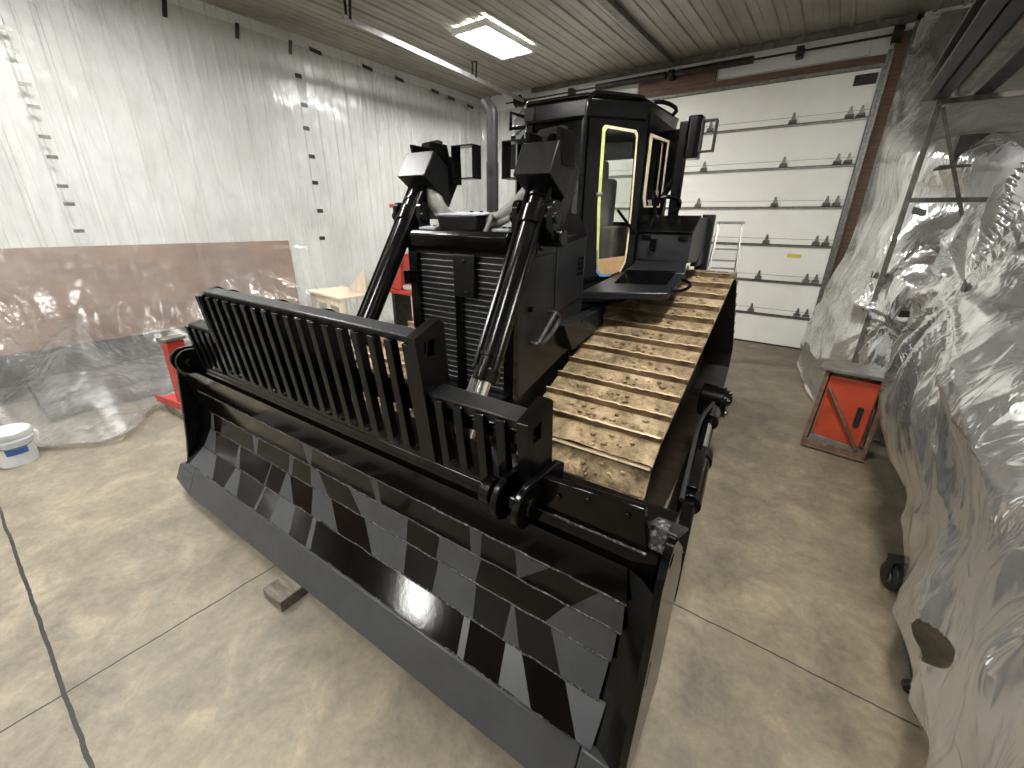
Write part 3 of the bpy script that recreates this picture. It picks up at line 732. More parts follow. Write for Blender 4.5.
# --- cab
ROOFZ = 3.14
def plan(side):
    return [(side*.29, 2.80), (side*.66, 3.18), (side*.70, 3.88), (side*.55, 4.15)]
m = MB(); R_, L_ = plan(1), plan(-1)
m.pz([(x*.96, y) for x, y in L_]+[(x*.96, y) for x, y in R_[::-1]], 1.46, 1.66)
cab = m.build('cab', 'black', dz, .012)
def wall(A, B__, z0, z1, holes, name, mt='black', th=.045):
    A, B__ = Vector((*A, 0)), Vector((*B__, 0)); L = (B__-A).length; e = (B__-A)/L; n_ = Vector((e.y, -e.x, 0))
    m = MB(); fn = lambda p, t: A+e*p[0]*L+n_*t+Vector((0, 0, p[1]))
    m.plate([(0, z0), (1, z0), (1, z1), (0, z1)], holes, fn, -th/2, th/2)
    m.build(name, mt, cab, .004)
    return fn
def ring(fn, loop, w, t0, t1, name, mt, sel=None):
    """flat strip just outside a loop in panel space"""
    n_ = len(loop); cx = sum(p[0] for p in loop)/n_; cz = sum(p[1] for p in loop)/n_
    inn = [(p[0]+(cx-p[0])*w[0], p[1]+(cz-p[1])*w[1]) for p in loop]
    m = MB()
    for i in range(n_):
        if sel and i not in sel: continue
        j = (i+1) % n_
        P8 = [fn(q, t) for t in (t0, t1) for q in (loop[i], loop[j], inn[j], inn[i])]
        m.hexa(P8)
    return m.build(name, mt, cab)
DOORHOLE = [(.22, 2.93), (.26, 2.955), (.80, 2.93), (.84, 2.90), (.875, 2.30), (.875, 1.95), (.86, 1.84), (.78, 1.75), (.60, 1.715), (.40, 1.715), (.32, 1.75), (.29, 1.95), (.24, 2.35)]
SIDEHOLE = [(.06, 2.92), (.80, 2.93), (.82, 2.40), (.78, 2.34), (.12, 2.33), (.06, 2.40)]
for s in (1, -1):
    pl = plan(s)
    seg = [(pl[0], pl[1]), (pl[1], pl[2]), (pl[2], pl[3])]
    fl = (lambda h: h) if s > 0 else (lambda h: h)
    if s > 0:
        fd = wall(*seg[0], 1.48, ROOFZ-.05, [DOORHOLE], 'door'); fs = wall(*seg[1], 1.66, ROOFZ-.05, [SIDEHOLE], 'side_panel')
        wall(*seg[2], 1.66, ROOFZ-.05, [], 'rear_pillar')
    else:
        wall(seg[0][1], seg[0][0], 1.48, ROOFZ-.05, [[(1-a, b) for a, b in DOORHOLE]], 'door'); wall(seg[1][1], seg[1][0], 1.66, ROOFZ-.05, [[(1-a, b) for a, b in SIDEHOLE]], 'side_panel')
        wall(seg[2][1], seg[2][0], 1.66, ROOFZ-.05, [], 'rear_pillar')
# glass, masking tape and paper of the near door
m = MB(); 
vs = [m.bm.verts.new(fd(q, .0)) for q in DOORHOLE]; m._f(vs); m.build('door_window', 'glass', cab, fix=False)
ring(fd, DOORHOLE, (.16, .035), .024, .027, 'masking_tape', 'tape_green', {11, 12, 0, 10})
ring(fd, DOORHOLE, (.10, .030), .0245, .0275, 'masking_tape', 'tape_cream', {1, 2, 3, 4, 5, 6})
ring(fd, DOORHOLE, (.10, .045), .024, .027, 'masking_tape', 'tape_blue', {8, 9, 10})
m = MB(); m.prism([(.33, 1.76), (.42, 1.725), (.60, 1.725), (.78, 1.76), (.85, 1.84), (.86, 1.90), (.33, 1.87)], lambda p, t: fd(p, t), .002, .006); m.build('masking_paper', 'masking_paper', cab)
m = MB(); m.tube([fd((.60, 2.30), .04), fd((.74, 2.22), .05), fd((.97, 2.10), .045)], .014, 8); m.build('door_handle', 'black', cab)
m = MB(); m.tube([fd((.20, 2.42), .03), fd((.30, 2.43), .03)], .016, 8); m.build('door_hinge', 'bare', cab)
m = MB(); vs = [m.bm.verts.new(fs(q, 0)) for q in SIDEHOLE]; m._f(vs); m.build('side_window', 'glass', cab, fix=False)
ring(fs, SIDEHOLE, (.22, .06), .024, .028, 'masking_tape', 'tape_cream')
m = MB(); m.prism([(.36, 2.40), (.44, 2.40), (.44, 2.90), (.36, 2.90)], lambda p, t: fs(p, t), -.01, .03); m.build('sash_bar', 'black', cab)
# front screen, rear screen, roof
wall((-.29, 2.80), (.29, 2.80), 1.48, ROOFZ-.05, [[(.08, 2.25), (.92, 2.25), (.92, 3.0), (.08, 3.0)]], 'front_panel')
m = MB(); m.box(-.26, .26, 2.798, 2.802, 2.24, 3.01); m.build('windscreen', 'glass', cab)
wall((.55, 4.15), (-.55, 4.15), 1.66, ROOFZ-.05, [[(.12, 2.2), (.88, 2.2), (.88, 2.85), (.12, 2.85)]], 'rear_panel')
m = MB(); m.box(-.43, .43, 4.148, 4.152, 2.19, 2.86); m.build('rear_window', 'glass', cab)
m = MB(); out = [(-.31, 2.74), (.31, 2.74), (.69, 3.14), (.74, 3.88), (.60, 4.22), (-.60, 4.22), (-.74, 3.88), (-.69, 3.14)]
lo = [m.bm.verts.new((x*.965, 2.82+(y-2.82)*.97, ROOFZ-.14)) for x, y in out]; hi = [m.bm.verts.new((x, y, ROOFZ)) for x, y in out]
m._f(lo[::-1]); m._f(hi)
for i in range(len(out)): m._f([lo[i], lo[(i+1) % len(out)], hi[(i+1) % len(out)], hi[i]])
m.pz([(x*.93, 2.8+(y-2.8)*.95) for x, y in out], ROOFZ, ROOFZ+.035)
m.build('roof', 'black', cab, .02, 3)
m = MB(); m.tube([(.29, 2.74, 2.55), (.295, 2.735, 3.0), (.31, 2.74, ROOFZ+.02), (.40, 2.84, ROOFZ+.035), (.64, 3.09, ROOFZ+.02)], .018, 10, smooth_path=2)
m.tube([(.33, 2.80, ROOFZ-.02), (.66, 3.14, ROOFZ-.02)], .018, 8); m.build('roof_rail', 'black', cab)
m = MB(); m.box(-.30, -.2, 2.72, 2.76, ROOFZ-.13, ROOFZ-.02); m.build('roof_patch', 'lampbox', cab, .01)
m = MB(); m.tube([(.58, 3.45, ROOFZ+.0), (.58, 3.45, ROOFZ+.07), (.70, 3.55, ROOFZ+.07), (.76, 3.72, ROOFZ+.04), (.70, 3.74, ROOFZ-.01)], .018, 8, smooth_path=1); m.build('roof_handle', 'black', cab)
m = MB(); m.tube([(-.31, 2.76, 3.06), (-.44, 2.72, 3.10), (-.44, 2.72, 2.96)], .016, 8); m.tube([(-.31, 2.76, 2.98), (-.44, 2.72, 2.98)], .016, 8); m.build('mirror_arm', 'black', cab)
# seat and inner console
m = MB(); m.box(-.24, .24, 3.15, 3.62, 1.66, 2.0); m.hexa([(-.25, 3.55, 1.98), (.25, 3.55, 1.98), (.25, 3.72, 1.98), (-.25, 3.72, 1.98), (-.22, 3.66, 2.62), (.22, 3.66, 2.62), (.22, 3.80, 2.62), (-.22, 3.80, 2.62)]); m.box(-.25, .25, 3.10, 3.60, 1.98, 2.10)
m.hexa([(-.13, 3.66, 2.60), (.13, 3.66, 2.60), (.13, 3.78, 2.60), (-.13, 3.78, 2.60), (-.11, 3.70, 2.80), (.11, 3.70, 2.80), (.11, 3.79, 2.80), (-.11, 3.79, 2.80)])
m.build('operator_seat', 'seat', cab, .05, 4)
m = MB(); m.box(.30, .44, 3.2, 3.7, 1.66, 2.16); m.box(-.44, -.30, 3.2, 3.7, 1.66, 2.16); m.build('armrest_console', 'seat', cab, .03, 3)
m = MB(); m.hexa([(-.22, 2.86, 1.66), (.22, 2.86, 1.66), (.22, 2.98, 1.66), (-.22, 2.98, 1.66), (-.22, 2.84, 2.22), (.22, 2.84, 2.22), (.22, 2.94, 2.22), (-.22, 2.94, 2.22)]); m.build('dash', 'black_matte', cab, .02)

# --- fenders, tool boxes, rear lamp posts
for s in (1, -1):
    def X(v): return s*v
    m = MB()
    m.hexa([(X(.46), 2.52, 1.56), (X(1.15), 2.74, 1.60), (X(1.18), 3.12, 1.73), (X(.60), 3.12, 1.71), (X(.46), 2.52, 1.625), (X(1.15), 2.74, 1.65), (X(1.18), 3.12, 1.78), (X(.60), 3.12, 1.76)])
    m.hexa([(X(.60), 3.12, 1.71), (X(1.18), 3.12, 1.73), (X(1.14), 3.30, 1.86), (X(.60), 3.30, 1.84), (X(.60), 3.10, 1.76), (X(1.18), 3.10, 1.78), (X(1.14), 3.26, 1.90), (X(.60), 3.26, 1.88)])
    st = m.build('fender_step', 'primer_dark', dz, .008)
    m = MB()
    for i in range(9):
        yy = 2.78+i*.036; zz = 1.645+(yy-2.63)*.27
        m.hexa([(X(.66), yy, zz), (X(1.10), yy+.05, zz+.018), (X(1.10), yy+.062, zz+.022), (X(.66), yy+.012, zz+.004), (X(.66), yy, zz+.012), (X(1.10), yy+.05, zz+.03), (X(1.10), yy+.062, zz+.034), (X(.66), yy+.012, zz+.016)])
    m.build('tread', 'black', st)
    m = MB(); m.tube([(X(1.15), 2.80, 1.66), (X(1.25), 2.84, 1.67), (X(1.28), 2.98, 1.71), (X(1.18), 3.02, 1.74)], .014, 8, smooth_path=1); m.build('step_handle', 'black', st)
    m = MB(); m.px([(3.22, 1.86), (3.24, 2.11), (3.48, 2.24), (3.95, 2.25), (3.95, 1.98), (3.62, 1.84)], *sorted((X(.60), X(1.16))))
    tb = m.build('tool_box', 'primer_dark', dz, .012, 3)
    m = MB(); m.hexa([(X(.60), 3.215, 2.105), (X(1.165), 3.215, 2.105), (X(1.165), 3.48, 2.245), (X(.60), 3.48, 2.245), (X(.60), 3.21, 2.125), (X(1.165), 3.21, 2.125), (X(1.165), 3.48, 2.265), (X(.60), 3.48, 2.265)]); m.build('lid', 'black', tb, .004)
    m = MB()
    for xx_ in (.72, 1.05): m.box(*sorted((X(xx_), X(xx_+.08))), 3.20, 3.235, 2.05, 2.09)
    m.box(*sorted((X(.81), X(.86))), 3.19, 3.235, 1.97, 2.06); m.ball((X(.835), 3.20, 1.97), .02); m.build('latch', 'black', tb, .003)
    m = MB(); m.tube([(X(.72), 3.52, 2.25), (X(.72), 3.50, 2.40), (X(.80), 3.50, 2.43), (X(.92), 3.52, 2.42), (X(.95), 3.54, 2.36), (X(.88), 3.60, 2.25)], .02, 8, smooth_path=2); m.build('grab_rail', 'black', tb)
    m = MB(); m.px([(3.96, 1.74), (4.02, 1.74), (4.02, 2.28), (3.96, 2.28)], *sorted((X(1.08), X(1.20)))); m.px([(3.62, 1.80), (4.0, 1.80), (4.0, 1.98), (3.92, 1.95), (3.80, 1.95)], *sorted((X(1.10), X(1.165)))); m.build('rear_plate', 'primer_dark', tb, .006)
    # ROPS leg with rear work lamp housing
    m = MB(); m.box(*sorted((X(.82), X(.90))), 3.62, 3.72, 2.24, 3.06); m.box(*sorted((X(.60), X(.84))), 3.72, 3.95, 2.50, 3.02); m.tube([(X(.70), 3.72, 2.25), (X(.74), 3.70, 2.45), (X(.84), 3.66, 2.62)], .03, 8)
    m.tube([(X(.915), 3.60, 2.25), (X(.905), 3.60, 2.98)], .016, 8)
    post = m.build('lamp_post', 'black', dz, .012)
    m = MB(); m.pz(rrect(*sorted((X(.90), X(1.02))), 3.56, 3.74, .03), 2.75, 3.09); m.build('lamp_housing', 'black', post, .01)
    m = MB(); w = .075
    m.plate([(0, 2.80), (.12, 2.80), (.12, 3.05), (0, 3.05)], [[(.008, 2.808), (.112, 2.808), (.112, 3.042), (.008, 3.042)]], lambda p, t: (X(1.02+p[0]), t, p[1]), 3.58, 3.68); m.build('lamp_guard', 'stack', post)
m = MB(); m.box(-.70, .70, 3.9, 4.6, 1.45, 2.0); m.build('rear_body', 'black', dz, .03)

# --- tracks
LOOP_R1, LOOP_R2, LOOP_R3 = .43, .48, .43
IDL, SPR, RID = (1.86, .445), (3.84, 1.215), (4.78, .445)
def tangent(c0, r0, c1, r1):
    """outer tangent of two circles on the left side of c0->c1 (looking along +x in (y,z))"""
    d = (c1[0]-c0[0], c1[1]-c0[1]); L = math.hypot(*d); a = math.atan2(d[1], d[0]); b = math.acos((r0-r1)/L)
    n_ = (math.cos(a+b), math.sin(a+b)); return (c0[0]+r0*n_[0], c0[1]+r0*n_[1]), (c1[0]+r1*n_[0], c1[1]+r1*n_[1]), a+b
def loop_pts():
    cs = [(IDL, LOOP_R1), (SPR, LOOP_R2), (RID, LOOP_R3)]
    tang = [tangent(*cs[i], *cs[(i+1) % 3]) for i in range(3)]
    pts = []
    for i in range(3):
        c, r = cs[i]; a_in = tang[i-1][2]; a_out = tang[i][2]
        while a_out > a_in: a_out -= math.tau
        n_ = 24
        for k in range(n_+1):
            a = a_in+(a_out-a_in)*k/n_; pts.append((c[0]+r*math.cos(a), c[1]+r*math.sin(a)))
    return pts
LP = loop_pts(); LP.append(LP[0])
seg_l = [math.dist(a, b) for a, b in zip(LP, LP[1:])]; TOT = sum(seg_l)
def along(s_):
    s_ %= TOT
    for (a, b), l in zip(zip(LP, LP[1:]), seg_l):
        if s_ <= l: 
            t = s_/l if l else 0; return (a[0]+(b[0]-a[0])*t, a[1]+(b[1]-a[1])*t)
        s_ -= l
    return LP[-1]
NSH = round(TOT/.203); PITCH = TOT/NSH
def shoe_mesh(seed, clean=False):
    """one track shoe, local frame: y along travel, z outwards, x across; top skin with mud"""
    rr = random.Random(seed); m = MB(); W = .49; h = PITCH/2
    m.mi = 2; m.box(-W, W, -h*.98, h*.98, -.02, -.001)
    # muddy upper skin
    m.mi = 0; nx, ny = 56, 10; g = []
    for j in range(ny+1):
        row = []
        for i in range(nx+1):
            x = -W+2*W*i/nx; y = -h+(2*h)*j/ny
            e = min(1, (W-abs(x))/.08)*min(1, max(0, ny-1.2-j)/3)
            n1 = noise.noise(Vector((x*3.2+seed*9, y*7, seed))); n2 = noise.noise(Vector((x*13, y*15+seed*5, 4.)))
            z = .004 if clean else .003+e*(.006+max(0, n1*.062)+n2*.012)
            z += .008*(1-j/ny)*0
            row.append(m.bm.verts.new((x, y, z)))
        g.append(row)
    for j in range(ny):
        for i in range(nx): m._f([g[j][i], g[j][i+1], g[j+1][i+1], g[j+1][i]])
    # grouser bar with a worn, slightly ragged edge
    m.mi = 1; n_ = 40; a, b = [], []
    for i in range(n_+1):
        x = -W+2*W*i/n_; q = rr.uniform(-.004, .003)
        a.append([m.bm.verts.new(p) for p in ((x, h-.030, -.002), (x, h-.020+q*.3, .050+q), (x, h-.006+q*.3, .050+q), (x, h-.0, -.002))])
    for A, B2 in zip(a, a[1:]):
        for k in range(3):
            m.mi = 1 if k == 1 else 3
            m._f([A[k], B2[k], B2[k+1], A[k+1]])
    m._f(a[0]); m._f(a[-1][::-1])
    # bolt heads
    m.mi = 0
    for bx in (-.13, -.06, .06, .13):
        for by in (-.045, .015):
            if rr.random() < .8: m.tube([(bx, by, .0), (bx, by, .026)], .016, 6)
    for k in range(0 if clean else 10):   # loose mud clods
        x, y = rr.uniform(-.42, .42), rr.uniform(-.08, .03); q = rr.uniform(.008, .022)
        m.ball((x, y, .016), q, (1.3, 1, .8), 7)
    o = m.build('track_shoe', ['mud', 'shoe_edge', 'shoe_under', 'grouser_face'], None, angle=50)
    return o
protos = [shoe_mesh(i+1) for i in range(5)]+[shoe_mesh(9, True)]
used = [False]*6
for s in (1, -1):
    xc = s*1.01
    m = MB(); m.px([(1.55, .26), (1.62, .18), (4.9, .18), (5.0, .30), (4.95, .66), (4.35, .80), (3.9, .92), (3.2, .80), (2.2, .66), (1.70, .62)], *sorted((xc-.17, xc+.17)))
    trk = m.build('track', 'black_matte', dz, .02)
    for nm, (yy, zz), r in (('front_idler', IDL, .37), ('drive_sprocket', SPR, .42), ('rear_idler', RID, .37)):
        m = MB()
        if nm == 'drive_sprocket':
            p = []
            for k in range(48): p.append((yy+(r if (k//2) % 2 else r-.05)*math.cos(k*math.tau/48), zz+(r if (k//2) % 2 else r-.05)*math.sin(k*math.tau/48)))
            m.px(p, xc-.04, xc+.04); m.cyl((xc-.16, yy, zz), (xc+.22*1, yy, zz), .27); m.cyl((xc+s*.1, yy, zz), (xc+s*.30, yy, zz), .16)
        else:
            m.px(circ((yy, zz), r, 36), xc-.05, xc+.05); m.px(circ((yy, zz), r-.06, 36), xc-.10, xc+.10); m.cyl((xc-.18, yy, zz), (xc+.18, yy, zz), .10)
        m.build(nm, 'black_matte', trk, .006)
    for k in range(7):
        yy = 2.22+k*.34; m = MB(); m.cyl((xc-.14, yy, .155), (xc+.14, yy, .155), .10); m.cyl((xc-.15, yy, .155), (xc-.08, yy, .155), .125); m.cyl((xc+.08, yy, .155), (xc+.15, yy, .155), .125); m.build('roller', 'black_matte', trk)
    m = MB(); pts = LP[:-1]
    inn = []
    for i in range(len(pts)):
        a, b = Vector(pts[i-1]), Vector(pts[(i+1) % len(pts)]); t = (b-a).normalized(); n_ = Vector((-t.y, t.x))
        inn.append(Vector(pts[i])-n_*.085)
    for xa in (xc-.14, xc+.09):
        for i in range(len(pts)):
            j = (i+1) % len(pts); q = lambda p, f_: Vector(p)*(1)+(Vector(inn[pts.index(p)])-Vector(p))*f_
            A0, A1, B0, B1 = q(pts[i], .25), inn[i], q(pts[j], .25), inn[j]
            m.hexa([(xa, A0.x, A0.y), (xa+.05, A0.x, A0.y), (xa+.05, B0.x, B0.y), (xa, B0.x, B0.y), (xa, A1.x, A1.y), (xa+.05, A1.x, A1.y), (xa+.05, B1.x, B1.y), (xa, B1.x, B1.y)])
    m.build('chain', 'shoe_under', trk)
    rr = random.Random(3+s)
    for k in range(NSH):
        s0 = k*PITCH+(.055 if s > 0 else .10); p, a, b = along(s0), along(s0-.02), along(s0+.02)
        t = Vector((b[0]-a[0], b[1]-a[1])).normalized()
        yv = Vector((0, t.x, t.y)); zv = Vector((0, -t.y, t.x)); xv = Vector((-1, 0, 0)) if False else yv.cross(zv)
        i = rr.randrange(5)
        if p[1] < .3: i = rr.randrange(5)
        o = protos[i]
        if used[i]: o = o.copy(); COL.objects.link(o)
        used[i] = True; o.parent = trk
        Mx = Matrix((xv, yv, zv)).transposed().to_4x4(); Mx.translation = (xc, p[0], p[1]); o.matrix_local = Mx
for i, u_ in enumerate(used):
    if not u_: bpy.data.objects.remove(protos[i])
# --- push arms and tilt cylinder
for s in (1, -1):
    def Q(x, y, z): return Vector((s*x, y, z))
    m = MB()
    m.hexa([Q(1.56, 3.15, .42), Q(1.66, 3.15, .42), Q(1.86, .55, .26), Q(1.70, .55, .26), Q(1.56, 3.15, .70), Q(1.66, 3.15, .70), Q(1.86, .55, .56), Q(1.70, .55, .56)])
    m.cyl(Q(1.50, 3.10, .66), Q(1.70, 3.10, .66), .15); m.ball(Q(1.69, 3.10, .70), .075)
    arm = m.build('push_arm', 'black', dz, .012)
    m = MB()
    m.tube([Q(1.70, 3.10, .66), Q(1.73, 3.10, .66)], .13, 20)
    for a_ in range(5): m.bolt(Q(1.728, 3.10+.10*math.cos(a_*1.257), .66+.10*math.sin(a_*1.257)), (s, 0, 0), .018, .02)
    m.build('trunnion_cap', 'black', arm)
    A, B2 = Q(1.65, 2.72, .71), Q(1.84, .58, .72)
    d = (B2-A).normalized()
    m = MB(); m.cyl(A+d*.84, A+d*1.45, .065); m.cyl(A+d*.82, A+d*.92, .078); m.obox(A+d*1.15+Vector((0, 0, .075)), d, d.cross(Vector((0, 0, 1))), Vector((0, 0, 1)), .24, .03, .012)
    tc = m.build('tilt_cylinder', 'black', arm, .004)
    m = MB(); m.cyl(A+d*.22, A+d*.86, .030); m.build('tilt_rod', 'chrome', arm)
    m = MB(); m.cyl(A, A+d*.24, .07); m.build('rod_clevis', 'black', arm, .006)
    m = MB(); m.bar(A+d*1.4, B2, .075, .075); m.bar(B2-d*.25+Vector((0, 0, .02)), Q(1.80, .50, 1.05), .06, .06); m.build('brace', 'black_gloss', arm, .012)
    m = MB(); m.tube([A+Vector((0, 0, .08)), A+d*.5+Vector((-s*.06, 0, .12)), A+d*1.0+Vector((-s*.05, 0, .10)), A+d*1.5+Vector((-s*.04, 0, .05))], .014, 8, smooth_path=2); m.build('tilt_hose', 'rubber', arm)

# ------------------------------------------------------------------ plastic sheeting
def catmull(p0, p1, p2, p3, t):
    return .5*((2*p1)+(p2-p0)*t+(2*p0-5*p1+4*p2-p3)*t*t+(3*p1-p0-3*p2+p3)*t**3)
def spline(pts, n):
    """n+1 points along a list of Vectors"""
    out = []; k = len(pts)-1
    for i in range(n+1):
        u = i/n*k; j = min(int(u), k-1); t = u-j
        g = lambda q: pts[max(0, min(k, q))]
        out.append(catmull(g(j-1), g(j), g(j+1), g(j+2), t))
    return out
def fold(v, k=1.0):
    a = noise.noise(v*k); return 1-abs(a)*2
def crease(v, p=5):
    return (1-min(1, abs(noise.noise(v))*1.6))**p
def sheet(name, ctrl, nu, nv, disp, material, hole=None, facing=None):
    rows = [spline([Vector(p) for p in r], nu) for r in ctrl]
    cols = [spline([r[i] for r in rows], nv) for i in range(nu+1)]
    G = [[cols[i][j] for i in range(nu+1)] for j in range(nv+1)]
    m = MB(); V = []; jm, im = nv//2, nu//2
    n0 = (G[jm][im+1]-G[jm][im-1]).cross(G[jm+1][im]-G[jm-1][im]); sg = -1 if facing is not None and n0.dot(Vector(facing)-G[jm][im]) < 0 else 1
    for j in range(nv+1):
        row = []
        for i in range(nu+1):
            du = G[j][min(i+1, nu)]-G[j][max(i-1, 0)]; dv = G[min(j+1, nv)][i]-G[max(j-1, 0)][i]
            n_ = du.cross(dv); n_ = n_.normalized() if n_.length > 1e-9 else Vector((0, 0, 1))
            n_ = n_*sg
            p = G[j][i]+n_*disp(i/nu, j/nv, G[j][i])
            p.z = max(p.z, .006)
            row.append(m.bm.verts.new(p))
        V.append(row)
    for j in range(nv):
        for i in range(nu):
            if hole and hole((V[j][i].co+V[j+1][i+1].co)/2): continue
            m._f([V[j][i], V[j][i+1], V[j+1][i+1], V[j+1][i]])
    loose = [v for v in m.bm.verts if not v.link_faces]
    for v in loose: m.bm.verts.remove(v)
    return m.build(name, material, None, angle=180, fix=False), G
def tape(parent, p, ax_u, ax_v, hu, hv, mt='tape_black', nrm=None):
    au, av = Vector(ax_u).normalized(), Vector(ax_v).normalized(); n_ = au.cross(av)
    m = MB(); m.obox(p, au, av, n_, hu, hv, .003); return m.build('tape_strip', mt, parent)

# sheet over the left wall, flaring out over the floor
EDGE = [(-3.4, -7.2), (-1.2, -7.1), (-.15, -6.95), (.12, -6.05), (.45, -5.68), (.78, -5.55), (1.05, -6.05), (1.5, -6.35), (2.1, -6.3), (3.0, -6.2), (4.2, -6.9), (5.4, -7.2), (6.6, -7.35), (7.9, -7.45), (9.2, -7.5)]
rows = []
for z, f in ((4.80, 0), (4.0, 0), (3.0, 0), (2.1, .0), (1.75, .02), (1.25, .10), (.80, .26), (.42, .50), (.15, .80), (.015, 1.0), (.012, 1.03)):
    rows.append([(-7.74+(xe+7.74)*f, y, z) for y, xe in EDGE])
ANCH = [(4.5, 4.15, .05, .9), (4.5, 1.70, .06, 1.1), (4.85, 4.78, .035, .9), (-.3, 4.9, .045, 1.6)]
def d_left(u, v, p):
    y, z = p.y, p.z
    d = .012*fold(Vector((y*1.6+z*.25, z*.18, 1.3)))+.006*crease(Vector((y*3, z*.25, 4.1)), 3)
    for ay, az, amp, R in ANCH:
        dy, dz_ = y-ay, z-az; r = math.hypot(dy, dz_)
        if r > .03:
            d += amp*.5*math.exp(-(r/R)**1.5)*min(1, r*4)*fold(Vector((dy/r*4.2, dz_/r*4.2, az+r*.35)))
    # slack swags at the top near the viewpoint
    w = max(0, min(1, (z-2.8)/1.2))*max(0, min(1, (3.4-y)/1.5))
    d += w*.022*math.sin((z*1.0+(y-1)*.55)*17+2*noise.noise(Vector((y, z, 0))))
    # crumpled skirt
    if z < 1.6:
        k = min(1, (1.6-z)/.8)
        d += k*(.05*fold(Vector((y*1.2+z*.9, z*.6, 7)))+.045*crease(Vector((y*1.6-z*.9, z*.35+y*.12, 2)), 2)+.010*crease(Vector((y*4.5-z*2, z*.9, 5)), 2))
    return d
sh, G = sheet('plastic_sheet', rows, 260, 130, d_left, 'sheet_wall', facing=(0, 3, 2))
tag(sh, 'clear plastic sheet taped along the left wall and spread onto the floor beside the bucket', 'plastic sheet')
for y, z in ((2.82, 4.70), (3.685, 4.71), (4.465, 4.72)): tape(sh, (-7.67, y, z), (0, .2, 1), (0, 1, 0), .10, .028)
for y, z in ((4.899, 4.78), (5.915, 4.79), (6.656, 4.775), (7.634, 4.77), (8.125, 4.74), (8.766, 4.70)): tape(sh, (-7.67, y, z), (0, 1, -.1), (0, 0, 1), .11, .03)
for y, z in ((4.511, 4.346), (4.542, 3.947), (4.517, 3.608), (4.544, 3.188), (4.536, 2.777), (4.553, 2.316), (4.515, 1.851)): tape(sh, (-7.635, y, z), (0, 1, 0), (0, 0, 1), .055, .032)
for i, z in enumerate((4.049, 3.853, 3.548, 3.336, 3.038, 2.831, 2.519, 2.319, 2.007)): tape(sh, (-7.69, 1.265+.004*i, z), (0, 1, 0), (0, 0, 1), .05, .02, 'zinc')

# sheet in the far left corner, hanging in front of the back wall
rows = []
for z, sp in ((4.6, 0), (3.9, 0), (3.0, .02), (2.0, .05), (1.0, .10), (.05, .22)):
    rows.append([(-7.66, 8.5, z), (-7.5, 9.0, z), (-7.0, 9.15-sp, z), (-6.3, 9.08-sp, z), (-5.7, 9.05-sp, z+.0), (-5.0, 9.06-sp*.5, z)])
def d_corner(u, v, p):
    d = .02*fold(Vector((p.x*4, p.z*.4, 2)))
    for ax, az in ((-6.4, 4.7), (-5.6, 4.6)):
        dx, dz_ = p.x-ax, p.z-az; r = math.hypot(dx, dz_); d += .05*math.exp(-(r/1.5)**1.5)*min(1, r*3)*fold(Vector((math.atan2(dz_, dx)*6, r*.3, 1)))
    return d
sh, G = sheet('plastic_sheet', rows, 110, 80, d_corner, 'sheet_wall', facing=(0, 0, 2))
tag(sh, 'clear plastic sheet with hanging folds in the far left corner behind the exhaust pipe', 'plastic sheet')

FAR = [[(.30, 9.22, 4.88), (.48, 9.2, 4.88), (.75, 9.15, 4.85), (1.1, 9.1, 4.8), (1.6, 9.1, 4.75)], [(.30, 9.1, 4.1), (.42, 8.6, 3.75), (.55, 7.6, 3.5), (.80, 6.8, 3.4), (1.2, 6.6, 3.4)], [(0.275, 8.8, 3.358), (0.356, 7.4, 3.057), (0.5, 6.3, 2.915), (0.879, 5.7, 2.817), (1.313, 5.7, 2.786)], [(0.317, 8.7, 2.415), (0.399, 7.5, 2.444), (0.532, 6.4, 2.407), (0.959, 5.7, 2.339), (1.458, 5.7, 2.338)], [(0.221, 8.6, 1.657), (0.328, 7.4, 1.741), (0.485, 6.0, 1.76), (0.79, 5.25, 1.799), (1.415, 5.1, 1.825)], [(0.041, 8.6, 0.739), (0.188, 7.3, 0.953), (0.434, 6.0, 1.158), (0.739, 5.25, 1.247), (1.339, 5.0, 1.315)], [(0.018, 8.4, 0.134), (0.178, 7.2, 0.356), (0.477, 5.7, 0.599), (0.821, 5.15, 0.64), (1.339, 4.9, 0.681)], [(0.149, 7.111, 0.02), (0.307, 6.599, 0.03), (0.635, 5.825, 0.04), (1.11, 5.742, 0.04), (1.69, 5.431, 0.05)]]
def d_far(u, v, p):
    d = .05*fold(Vector((p.y*1.0+p.x, p.z*.35-p.y*.3, 3)))+.045*crease(Vector((p.y*1.6+p.x*1.6, p.z*.45, 9)), 3)+.010*crease(Vector((p.y*4+p.x*4, p.z*1.4+p.y, 6)), 2)
    if p.z < 1.8: d += .07*fold(Vector((p.x*.8-p.y*.5, p.z*2.4+p.x*.9, 12)))*min(1, (1.8-p.z)/.4)
    for a in (Vector((.46, 6.0, 1.72)), Vector((.74, 5.3, 1.3))):
        q = p-a; r = q.length; d += .05*math.exp(-(r/.8)**1.5)*min(1, r*4)*fold(Vector(((q.y+q.x)/max(r, .01)*3.5, q.z/max(r, .01)*3.5, r*.4)))
    return d*.8
sh, G = sheet('plastic_sheet', FAR, 190, 220, d_far, 'sheet_far', facing=(0, 0, 2))
tag(sh, 'clear plastic sheet draped over the low shelving beyond the orange box, beside the garage door', 'plastic sheet')
